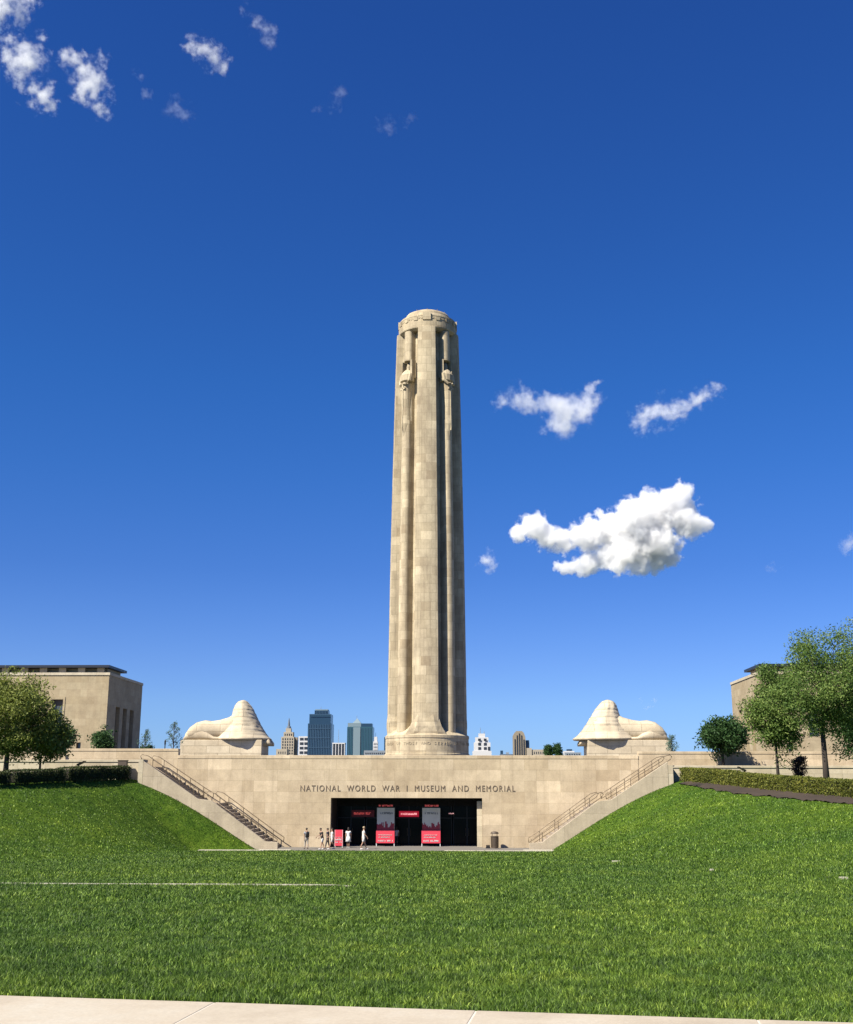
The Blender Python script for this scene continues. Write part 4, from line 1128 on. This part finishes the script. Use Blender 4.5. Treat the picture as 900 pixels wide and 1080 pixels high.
def skin_mesh(nodes, edges, name, mat, parent, root=0, levels=2):
    me = bpy.data.meshes.new(name)
    me.from_pydata([n[0] for n in nodes], edges, [])
    o = bpy.data.objects.new(name, me); COL.objects.link(o)
    md = o.modifiers.new('skin', 'SKIN'); md.use_smooth_shade = True
    sv = me.skin_vertices[0].data if me.skin_vertices else None
    if sv is None:
        bm = bmesh.new(); bm.from_mesh(me); bm.verts.layers.skin.verify(); bm.to_mesh(me); bm.free(); sv = me.skin_vertices[0].data
    for i, n in enumerate(nodes):
        r = n[1]; sv[i].radius = (r, r) if isinstance(r, (int, float)) else r
        sv[i].use_root = (i == root)
    o.modifiers.new('sub', 'SUBSURF').levels = levels
    dg = bpy.context.evaluated_depsgraph_get(); dg.update()
    m2 = bpy.data.meshes.new_from_object(o.evaluated_get(dg))
    bpy.data.objects.remove(o)
    m2.materials.clear(); m2.materials.append(mat); m2.shade_smooth()
    o = bpy.data.objects.new(name, m2); COL.objects.link(o); o.parent = parent
    return o

def person(px, Y, label, H=1.72, rz=0.0, shirt=(0.7, 0.7, 0.7), lower=(0.5, 0.5, 0.5), short=True, hair='hair_dark', stride=0.15, arm=(0.1, -0.1), bend=0.0, bag=None, skirt=False, sleeves=True, shoes='shoe', long_hair=False):
    """faces local -y; stride splits the feet along y; arm = forward swing of each hand"""
    p = at(px, 893, Y)
    t = thing('person', label, 'person', (p.x, Y, 0.0), rz, 'visitors outside the museum entrance')
    k = H / 1.75
    hip_z, kn, an = 0.90, 0.49, 0.09
    def fwd(z): return -bend * max(0, z - hip_z)          # lean of the trunk
    nodes = []; edges = []
    def nd(x, y, z, r): nodes.append(((x * k, y * k, z * k), (r * k if isinstance(r, (int, float)) else (r[0] * k, r[1] * k)))); return len(nodes) - 1
    pel = nd(0, 0, 0.93, (0.155, 0.11)); wai = nd(0, fwd(1.08), 1.08, (0.135, 0.10)); che = nd(0, fwd(1.28), 1.28, (0.165, 0.115)); shc = nd(0, fwd(1.42), 1.42, (0.13, 0.085))
    nek = nd(0, fwd(1.50) - 0.01, 1.50, 0.055); 
    hd0 = nd(0, fwd(1.57) - 0.03, 1.575, (0.068, 0.085)); hd1 = nd(0, fwd(1.66) - 0.025, 1.655, (0.078, 0.098)); hd2 = nd(0, fwd(1.72) - 0.015, 1.715, (0.058, 0.072))
    edges += [(pel, wai), (wai, che), (che, shc), (shc, nek), (nek, hd0), (hd0, hd1), (hd1, hd2)]
    ends = []
    legpos = []
    for sx, st in ((-1, stride), (1, -stride)):
        a = nd(sx * 0.095, 0, 0.83, 0.088); b = nd(sx * 0.10, st * 0.45 - 0.02, kn, 0.058); c = nd(sx * 0.10, st, an + 0.02 + 0.03 * (st > 0.12), 0.038); f = nd(sx * 0.115, st - 0.14, 0.035, (0.042, 0.028))
        cf = nd(sx * 0.10, st * 0.75 + 0.01, 0.34, 0.052)
        edges += [(pel, a), (a, b), (b, cf), (cf, c), (c, f)]; legpos.append((sx, st))
    for (sx, sw) in ((-1, arm[0]), (1, arm[1])):
        s0 = nd(sx * 0.185, fwd(1.40), 1.40, 0.052); e = nd(sx * 0.235, fwd(1.12) - sw * 0.4, 1.13, 0.038); wz = 0.88 + max(0, sw) * 0.55
        wr = nd(sx * 0.24, fwd(1.0) - sw - 0.03, wz, 0.026); pm = nd(sx * 0.24, fwd(1.0) - sw * 1.12 - 0.05, wz - 0.075, (0.018, 0.036))
        edges += [(shc, s0), (s0, e), (e, wr), (wr, pm)]
        for q_, (dy, L) in enumerate(((-0.026, 0.075), (-0.009, 0.085), (0.009, 0.08), (0.026, 0.062))):
            f1 = nd(sx * 0.238, fwd(1.0) - sw * 1.15 - 0.055 + dy, wz - 0.115, 0.0095); f2 = nd(sx * 0.225, fwd(1.0) - sw * 1.17 - 0.06 + dy, wz - 0.115 - L, 0.008)
            edges += [(pm, f1), (f1, f2)]
        th = nd(sx * 0.225, fwd(1.0) - sw * 1.1 - 0.095, wz - 0.08, 0.010); th2 = nd(sx * 0.215, fwd(1.0) - sw * 1.1 - 0.11, wz - 0.125, 0.009)
        edges += [(pm, th), (th, th2)]
        ends.append((s0, e, wr))
    body = skin_mesh(nodes, edges, 'body', M['skin'], t, pel, 1)
    nb = list(nodes)
    hc = Vector(nodes[hd1][0])
    # face: nose, eyes, ears
    m = MB(); m.loft([[(hc.x + dx * k, hc.y - 0.095 * k, hc.z + dz * k) for dx, dz in ((-0.016, -0.03), (0.016, -0.03), (0.006, 0.02), (-0.006, 0.02))], [(hc.x + dx * k, hc.y - 0.118 * k, hc.z + dz * k) for dx, dz in ((-0.007, -0.024), (0.007, -0.024), (0.002, 0.0), (-0.002, 0.0))]])
    for sx in (-1, 1): m.lathe([(0.001, hc.z - 0.03 * k), (0.014 * k, hc.z - 0.02 * k), (0.017 * k, hc.z + 0.01 * k), (0.001, hc.z + 0.03 * k)], (hc.x + sx * 0.08 * k, hc.y), 8)
    m.build('nose_and_ears', M['skin'], t, smooth=True)
    m = MB()
    for sx in (-1, 1): m.box(hc.x + sx * 0.03 * k - 0.012, hc.x + sx * 0.03 * k + 0.012, hc.y - 0.1 * k, hc.y - 0.088 * k, hc.z + 0.012 * k, hc.z + 0.026 * k)
    m.box(hc.x - 0.024 * k, hc.x + 0.024 * k, hc.y - 0.096 * k, hc.y - 0.082 * k, hc.z - 0.058 * k, hc.z - 0.05 * k)
    m.build('eyes_and_mouth', M['face'], t)
    # hair cap
    m = MB()
    hs_ = [(-0.02, 0.086, 0.092, 0.028), (0.03, 0.090, 0.100, 0.020), (0.07, 0.082, 0.094, 0.016), (0.105, 0.050, 0.062, 0.012), (0.118, 0.015, 0.02, 0.01)]
    if long_hair: hs_ = [(-0.22, 0.075, 0.04, 0.075), (-0.10, 0.088, 0.06, 0.062)] + hs_
    m.loft([[(hc.x + a * k * math.cos(2 * math.pi * i / 16), hc.y + d * k + b * k * math.sin(2 * math.pi * i / 16), hc.z + z * k) for i in range(16)] for z, a, b, d in hs_])
    m.build('hair', M[hair], t, smooth=True)
    # shirt
    sh = []; se = []
    def sn(i, g, z=None):
        (x, y, zz), r = nb[i]; r = (r + g * k) if isinstance(r, (int, float)) else (r[0] + g * k, r[1] + g * k)
        sh.append(((x, y, zz if z is None else z * k), r)); return len(sh) - 1
    a = sn(pel, 0.034, 0.85); b_ = sn(wai, 0.036); c = sn(che, 0.03); d = sn(shc, 0.024); se += [(a, b_), (b_, c), (c, d)]
    for s0, e, wr in ends:
        a1 = sn(s0, 0.024); se.append((d, a1)); (x0, y0, z0), _ = nb[s0]; (x1, y1, z1), _ = nb[e]
        if sleeves:
            sh.append(((x0 + (x1 - x0) * 0.6, y0 + (y1 - y0) * 0.6, z0 + (z1 - z0) * 0.6), 0.064 * k)); se.append((a1, len(sh) - 1))
    skin_mesh(sh, se, 'shirt', cloth('cloth %s' % (shirt,), shirt), t, 1, 1)
    # trousers, shorts or skirt
    if skirt:
        m = MB(); m.loft([[(a * k * math.cos(2 * math.pi * i / 18), (b + 0.01) * k * math.sin(2 * math.pi * i / 18), z * k) for i in range(18)] for z, a, b in ((0.52, 0.26, 0.22), (0.75, 0.215, 0.18), (0.98, 0.165, 0.13))])
        m.build('skirt', cloth('cloth %s' % (lower,), lower), t, smooth=True)
    else:
        sh = []; se = []
        sh.append(((0, 0, 1.0 * k), (0.172 * k, 0.132 * k)))
        sh.append(((0, 0, 0.86 * k), (0.178 * k, 0.138 * k))); se.append((0, 1))
        for sx, st in legpos:
            sh.append(((sx * 0.095 * k, 0, 0.80 * k), 0.102 * k)); i0 = len(sh) - 1; se.append((1, i0))
            if short: sh.append(((sx * 0.10 * k, st * 0.38 * k - 0.01, 0.55 * k), 0.085 * k)); se.append((i0, i0 + 1))
            else:
                sh.append(((sx * 0.10 * k, st * 0.45 * k - 0.02 * k, 0.49 * k), 0.074 * k)); sh.append(((sx * 0.10 * k, st * k, 0.13 * k), 0.06 * k)); se += [(i0, i0 + 1), (i0 + 1, i0 + 2)]
        skin_mesh(sh, se, 'shorts' if short else 'trousers', cloth('cloth %s' % (lower,), lower), t, 0, 1)
    for sx, st in legpos:
        m = MB(); m.loft([[(sx * 0.112 * k + hw * k * math.cos(2 * math.pi * i / 12), st * k - 0.07 * k + hl * k * math.sin(2 * math.pi * i / 12), z * k) for i in range(12)] for z, hw, hl in ((0.0, 0.046, 0.135), (0.02, 0.052, 0.142), (0.05, 0.05, 0.13), (0.085, 0.045, 0.075))])
        m.build('shoe', M[shoes], t, smooth=True)
    if bag:
        bb = thing('backpack', bag, 'backpack', (p.x, Y, 0), rz)
        m = MB(); m.loft([[(a * k * math.cos(2 * math.pi * i / 14), (0.2 + fwd(1.2)) * k + b * k * math.sin(2 * math.pi * i / 14), z * k) for i in range(14)] for z, a, b in ((0.98, 0.10, 0.06), (1.02, 0.15, 0.09), (1.2, 0.16, 0.10), (1.38, 0.14, 0.08), (1.44, 0.08, 0.05))])
        m.build('pouch', M['black'], bb, smooth=True)
        m = MB()
        for sx in (-1, 1): m.tube([(sx * 0.1 * k, 0.14 * k, 1.42 * k), (sx * 0.11 * k, 0.0, 1.50 * k), (sx * 0.12 * k, -0.15 * k, 1.32 * k), (sx * 0.13 * k, -0.06 * k, 1.08 * k), (sx * 0.12 * k, 0.14 * k, 1.02 * k)], 0.016, 6)
        m.build('strap', M['black'], bb)
    return t
person(323.2, 100.6, 'visitor in grey shirt and pale trousers standing apart at the far left of the visitors', 1.74, R(205), (0.30, 0.31, 0.34), (0.42, 0.38, 0.32), False, stride=0.10, shoes='shoe_dark', bag='black backpack on the visitor standing apart at the left')
person(340.0, 100.4, 'visitor in black shirt and white shorts leaning forward near the entrance corner', 1.74, R(-60), (0.02, 0.02, 0.022), (0.62, 0.60, 0.56), True, stride=0.20, arm=(0.35, 0.3), bend=0.22)
person(345.6, 101.9, 'visitor in dark clothes half hidden between the two walkers by the sandwich board', 1.68, R(-100), (0.05, 0.05, 0.07), (0.07, 0.065, 0.07), False, stride=0.16, arm=(0.1, -0.1), shoes='shoe_dark')
person(350.2, 100.8, 'visitor in white top and pale shorts walking just left of the sandwich board', 1.72, R(-75), (0.70, 0.69, 0.68), (0.55, 0.50, 0.46), True, stride=0.24, arm=(0.25, -0.2))
person(367.4, 103.2, 'visitor in a long white top with dark hair right of the sandwich board', 1.70, R(170), (0.75, 0.75, 0.74), (0.70, 0.70, 0.68), True, stride=0.08, skirt=True, hair='hair_dark', long_hair=True)
person(383.6, 100.6, 'fair haired visitor in white clothes walking left of the left banner', 1.86, R(100), (0.72, 0.72, 0.70), (0.60, 0.60, 0.58), True, hair='hair_fair', stride=0.22, arm=(0.2, -0.15))
person(418.0, 107.2, 'visitor in pale patterned top half hidden behind the left banner', 1.66, R(180), (0.58, 0.52, 0.56), (0.03, 0.03, 0.035), False, stride=0.06, long_hair=True, shoes='shoe_dark')

# ------------------------------------------------------------------ grass blades
def grass():
    rr = np.random.default_rng(99)
    P = []; Hh = []; Ww = []
    def zone(y0, y1, dens, h, wd):
        # X span seen by the camera at each distance, plus a margin
        def span(y): return CAM.x - (0.36 + 0.0335) * y * 1.04 - 1.5, CAM.x + (0.36 - 0.0335) * y * 1.04 + 1.5
        xa, _ = span(y1); _, xb = span(y1)
        n = int((xb - xa) * (y1 - y0) * dens)
        X = rr.uniform(xa, xb, n); Y = rr.uniform(y0, y1, n)
        l = CAM.x - 0.3935 * Y * 1.04 - 1.5; r_ = CAM.x + 0.3265 * Y * 1.04 + 1.5
        k = (X > l) & (X < r_) & (Y > path_edge(X) + 0.015)
        k &= ~((np.abs(X) < 12.1) & (Y > 97.45)) & (Y < 99.9) & ~((np.abs(X) < 22.5) & (Y > 98.95))
        tx = top_x(X, Y); k &= ~((X > 0) & (X > tx - 1.2 * (0.35 + 0.65 * np.clip((98 - Y) / 14, 0, 1)))) & ~((X < 0) & (-X > tx + 0.1))
        sy = 31.0 - 0.055 * (X + 7); k &= ~((Y > sy - 0.02) & (Y < sy + 0.31) & (X > -15.5) & ((X < 2.2) | ((X > 9.0) & (X < 11.5)) | (rr.uniform(0, 1, len(X)) < 0.35)) & (X < 15))
        k &= ~((X > -16.4) & (X < -10.9) & (Y > 94.2) & (Y < 95.5))
        X, Y = X[k], Y[k]
        P.append(np.stack([X, Y, ground_z(X, Y)], 1)); Hh.append(np.full(len(X), h)); Ww.append(np.full(len(X), wd))
    zone(8.0, 11.5, 4600, 0.050, 0.0062)
    zone(11.5, 16, 2700, 0.050, 0.0078)
    zone(16, 23, 1200, 0.055, 0.0115)
    zone(23, 34, 480, 0.066, 0.017)
    zone(34, 52, 170, 0.075, 0.022)
    zone(52, 75, 80, 0.085, 0.035)
    zone(75, 100, 46, 0.09, 0.05)
    P = np.concatenate(P); h = np.concatenate(Hh); w_ = np.concatenate(Ww); n = len(P)
    # mown in slightly uneven tufts
    tuft = 0.75 + 0.5 * (0.5 + 0.5 * np.sin(P[:, 0] * 5.1 + 2 * np.sin(P[:, 1] * 3.3)) * np.sin(P[:, 1] * 4.7 + 2 * np.sin(P[:, 0] * 2.9)))
    h = h * rr.uniform(0.55, 1.25, n) * tuft
    a = rr.uniform(0, 2 * np.pi, n); lean = rr.normal(0, 0.55, (n, 2)) * h[:, None]
    side = np.stack([np.cos(a), np.sin(a), np.zeros(n)], 1) * w_[:, None] * rr.uniform(0.6, 1.3, n)[:, None] * 0.5
    L3 = np.concatenate([lean, np.zeros((n, 1))], 1)
    up = np.zeros((n, 3)); up[:, 2] = 1
    m1 = P + L3 * 0.35 + up * (h * 0.6)[:, None]; tip = P + L3 + up * h[:, None]
    V = np.stack([P - side - up * 0.01, P + side - up * 0.01, m1 + side * 0.75, m1 - side * 0.75, tip], 1).reshape(-1, 3)
    b = np.arange(n) * 5
    loops = np.stack([b, b + 1, b + 2, b + 3, b + 3, b + 2, b + 4], 1).ravel()
    nper = np.tile([4, 3], n)
    rnd = np.repeat(rr.uniform(0, 1, n), 5)
    o = np_mesh('grass', V, loops, nper, M['blade'], None, rnd)
    tag(o, 'short mown green grass covering the lawn and the banks', 'grass', kind='stuff')
grass()

# ------------------------------------------------------------------ clouds
CLY = 1800.0
def cloud(label, blobs, dens, seed, A=0.9, feat=26.0, warp=10.0, hi=0.3, grow=1.5, step=0.3, rough=0.62):
    """blobs: (px, py, radius px) of the puffs; a mist whose density falls off from the puffs and is torn by noise"""
    cx = sum(b[0] for b in blobs) / len(blobs); cy = sum(b[1] for b in blobs) / len(blobs)
    c = at(cx, cy, CLY); ex = at(cx + 1, cy, CLY) - c; ez = at(cx, cy - 1, CLY) - c; k = ex.length
    ex, ez = ex.normalized(), ez.normalized(); ey = ex.cross(ez)
    rr = random.Random(seed); P = []
    for px, py, r in blobs:
        P.append((ex * ((px - cx) * k) + ez * ((cy - py) * k) + ey * (rr.uniform(-0.4, 0.4) * r * k), r * k * grow))
    bm = bmesh.new()
    for p, r in P: bmesh.ops.create_icosphere(bm, subdivisions=2, radius=r * 1.12 + warp * 0.35, matrix=Matrix.Translation(p))
    me = bpy.data.meshes.new('cloud'); bm.to_mesh(me); bm.free()
    o = bpy.data.objects.new('cloud', me); COL.objects.link(o)
    rm = o.modifiers.new('r', 'REMESH'); rm.mode = 'VOXEL'; rm.voxel_size = max(1.5, min(r for _, r in P) * 0.3)
    dg = bpy.context.evaluated_depsgraph_get(); dg.update()
    m2 = bpy.data.meshes.new_from_object(o.evaluated_get(dg)); bpy.data.objects.remove(o)
    m = bpy.data.materials.new('cloud mist'); m.use_nodes = True; t = m.node_tree
    t.nodes.remove(t.nodes['Principled BSDF'])
    v = N(t, 'ShaderNodeVolumePrincipled')
    v.inputs['Color'].default_value = (1, 1, 1, 1); v.inputs['Anisotropy'].default_value = 0.0
    co = N(t, 'ShaderNodeTexCoord').outputs['Object']
    off = N(t, 'ShaderNodeVectorMath', operation='ADD'); off.inputs[1].default_value = (seed * 91.3, seed * 37.7, seed * 11.1); t.links.new(co, off.inputs[0])
    nz = N(t, 'ShaderNodeTexNoise'); nz.inputs['Scale'].default_value = 1.0 / (feat * 0.55); nz.inputs['Detail'].default_value = 2; t.links.new(off.outputs[0], nz.inputs['Vector'])
    wv = N(t, 'ShaderNodeVectorMath', operation='MULTIPLY_ADD'); wv.inputs[1].default_value = (warp * 2,) * 3; wv.inputs[2].default_value = (-warp,) * 3
    t.links.new(nz.outputs['Color'], wv.inputs[0])
    pw = N(t, 'ShaderNodeVectorMath', operation='ADD'); t.links.new(co, pw.inputs[0]); t.links.new(wv.outputs[0], pw.inputs[1])
    cur = None
    for p, r in P:
        d = N(t, 'ShaderNodeVectorMath', operation='DISTANCE'); t.links.new(pw.outputs[0], d.inputs[0]); d.inputs[1].default_value = p
        f = N(t, 'ShaderNodeMath', operation='MULTIPLY_ADD'); t.links.new(d.outputs['Value'], f.inputs[0]); f.inputs[1].default_value = -1.0 / r; f.inputs[2].default_value = 1.0
        cur = f.outputs[0] if cur is None else math_node(t, 'MAXIMUM', cur, f.outputs[0])
    n1 = noise(t, 1.0 / feat, 6, rough, off.outputs[0])
    tot = math_node(t, 'ADD', cur, math_node(t, 'MULTIPLY', math_node(t, 'SUBTRACT', n1, 0.56), A * 2.0))
    mr = N(t, 'ShaderNodeMapRange'); mr.interpolation_type = 'SMOOTHSTEP'
    mr.inputs['From Min'].default_value = 0.12; mr.inputs['From Max'].default_value = 0.12 + hi; mr.inputs['To Max'].default_value = dens
    t.links.new(tot, mr.inputs['Value'])
    inside = math_node(t, 'GREATER_THAN', cur, 0.02)
    t.links.new(math_node(t, 'MULTIPLY', mr.outputs[0], inside), v.inputs['Density'])
    t.links.new(v.outputs[0], t.nodes['Material Output'].inputs['Volume'])
    m.cycles.volume_step_rate = step
    m2.materials.clear(); m2.materials.append(m)
    o = bpy.data.objects.new('cloud', m2); COL.objects.link(o); o.location = c
    tag(o, label, 'cloud', 'small white clouds in the blue sky')
    return o
cloud('largest bright white cloud, low to the right of the tower', [
    (549, 561, 10), (563, 556, 15), (578, 566, 14), (594, 570, 13), (610, 566, 14), (628, 562, 17), (648, 556, 20), (668, 552, 24), (690, 545, 26), (712, 532, 20), (718, 522, 13), (722, 548, 18), (738, 554, 11), (690, 572, 24), (665, 580, 22), (640, 588, 14), (618, 596, 10), (603, 600, 8), (590, 598, 6), (596, 599, 8), (611, 598, 10), (624, 592, 11), (650, 600, 9), (670, 597, 11), (690, 596, 9), (706, 588, 10), (656, 597, 9), (680, 600, 7), (632, 541, 5), (748, 554, 5)], 0.10, 3, A=1.0, feat=24, warp=9, hi=0.24, grow=1.46, step=0.1, rough=0.7)
cloud('ragged white cloud above the largest one', [
    (532, 422, 7), (545, 420, 9), (558, 423, 9), (572, 426, 10), (586, 434, 12), (600, 438, 12), (614, 432, 12), (624, 424, 9), (622, 408, 5), (628, 404, 4), (596, 452, 8), (580, 446, 7)], 0.0500, 5, A=1.45, feat=32, warp=16, hi=0.8, grow=2.15, rough=0.68)
cloud('thin slanting cloud right of the ragged one', [
    (675, 446, 6), (686, 440, 8), (698, 434, 8), (710, 430, 7), (722, 426, 4), (734, 421, 4), (740, 419, 5), (746, 417, 5), (751, 413, 5), (754, 411, 4), (680, 456, 4)], 0.0500, 6, A=2.1, feat=30, warp=20, hi=1.0, grow=2.8, rough=0.7)
cloud('tiny round cloud left of the largest one', [(514, 591, 5), (516, 597, 4)], 0.0750, 7, A=2.1, feat=30, warp=20, hi=1.0, grow=2.8, rough=0.7)
cloud('left of two bright puffs in the upper left corner', [(20, 55, 9), (28, 66, 10), (24, 78, 7), (38, 60, 5), (8, 52, 4), (44, 106, 8), (52, 98, 5), (36, 96, 5), (54, 114, 4), (44, 34, 3.5)], 0.0600, 8, A=2.1, feat=30, warp=20, hi=1.0, grow=2.8, rough=0.7)
cloud('right of two bright puffs in the upper left corner', [(78, 62, 7), (88, 74, 8), (94, 88, 8), (100, 102, 8), (104, 116, 6), (108, 58, 4)], 0.0600, 9, A=2.1, feat=30, warp=20, hi=1.0, grow=2.8, rough=0.7)
cloud('cloud cut by the upper left corner of the view', [(2, 2, 12), (14, 12, 7), (-8, 14, 10), (28, 0, 5)], 0.0550, 10, A=2.1, feat=30, warp=20, hi=1.0, grow=2.8, rough=0.7)
cloud('small slanting wisp right of the corner puffs', [(206, 46, 5), (216, 52, 7), (226, 60, 7), (236, 70, 4)], 0.0450, 11, A=2.1, feat=30, warp=20, hi=1.0, grow=2.8, rough=0.7)
cloud('faint curled wisp at the top edge', [(260, 6, 3.5), (268, 20, 3.5), (276, 34, 5), (284, 44, 5), (288, 36, 3)], 0.0175, 12, A=2.1, feat=30, warp=20, hi=1.0, grow=2.8, rough=0.7)
cloud('faint streak of cloud left of the tower top', [(192, 122, 5), (182, 118, 4), (188, 106, 3), (158, 102, 3.5), (148, 78, 3)], 0.0100, 13, A=2.1, feat=30, warp=20, hi=1.0, grow=2.8, rough=0.7)
cloud('faint short wisp above and left of the tower', [(356, 106, 4), (360, 98, 4), (352, 114, 3), (335, 118, 2.5)], 0.0100, 14, A=2.1, feat=30, warp=20, hi=1.0, grow=2.8, rough=0.7)
cloud('faint wisp nearest the tower top', [(404, 132, 5), (412, 128, 5), (424, 125, 4), (432, 125, 3)], 0.0065, 15, A=2.1, feat=30, warp=20, hi=1.0, grow=2.8, rough=0.7)
cloud('tiny pale wisp above the right sphinx', [(686, 744, 3), (689, 741, 2.5)], 0.0400, 16, A=2.1, feat=30, warp=20, hi=1.0, grow=2.8, rough=0.7)
cloud('small pale wisp at the right edge of the view', [(898, 575, 5), (903, 571, 5)], 0.0250, 17, A=2.1, feat=30, warp=20, hi=1.0, grow=2.8, rough=0.7)
cloud('tiny faint wisp right below the largest cloud', [(815, 600, 3.5), (811, 601, 3)], 0.0200, 18, A=2.1, feat=30, warp=20, hi=1.0, grow=2.8, rough=0.7)
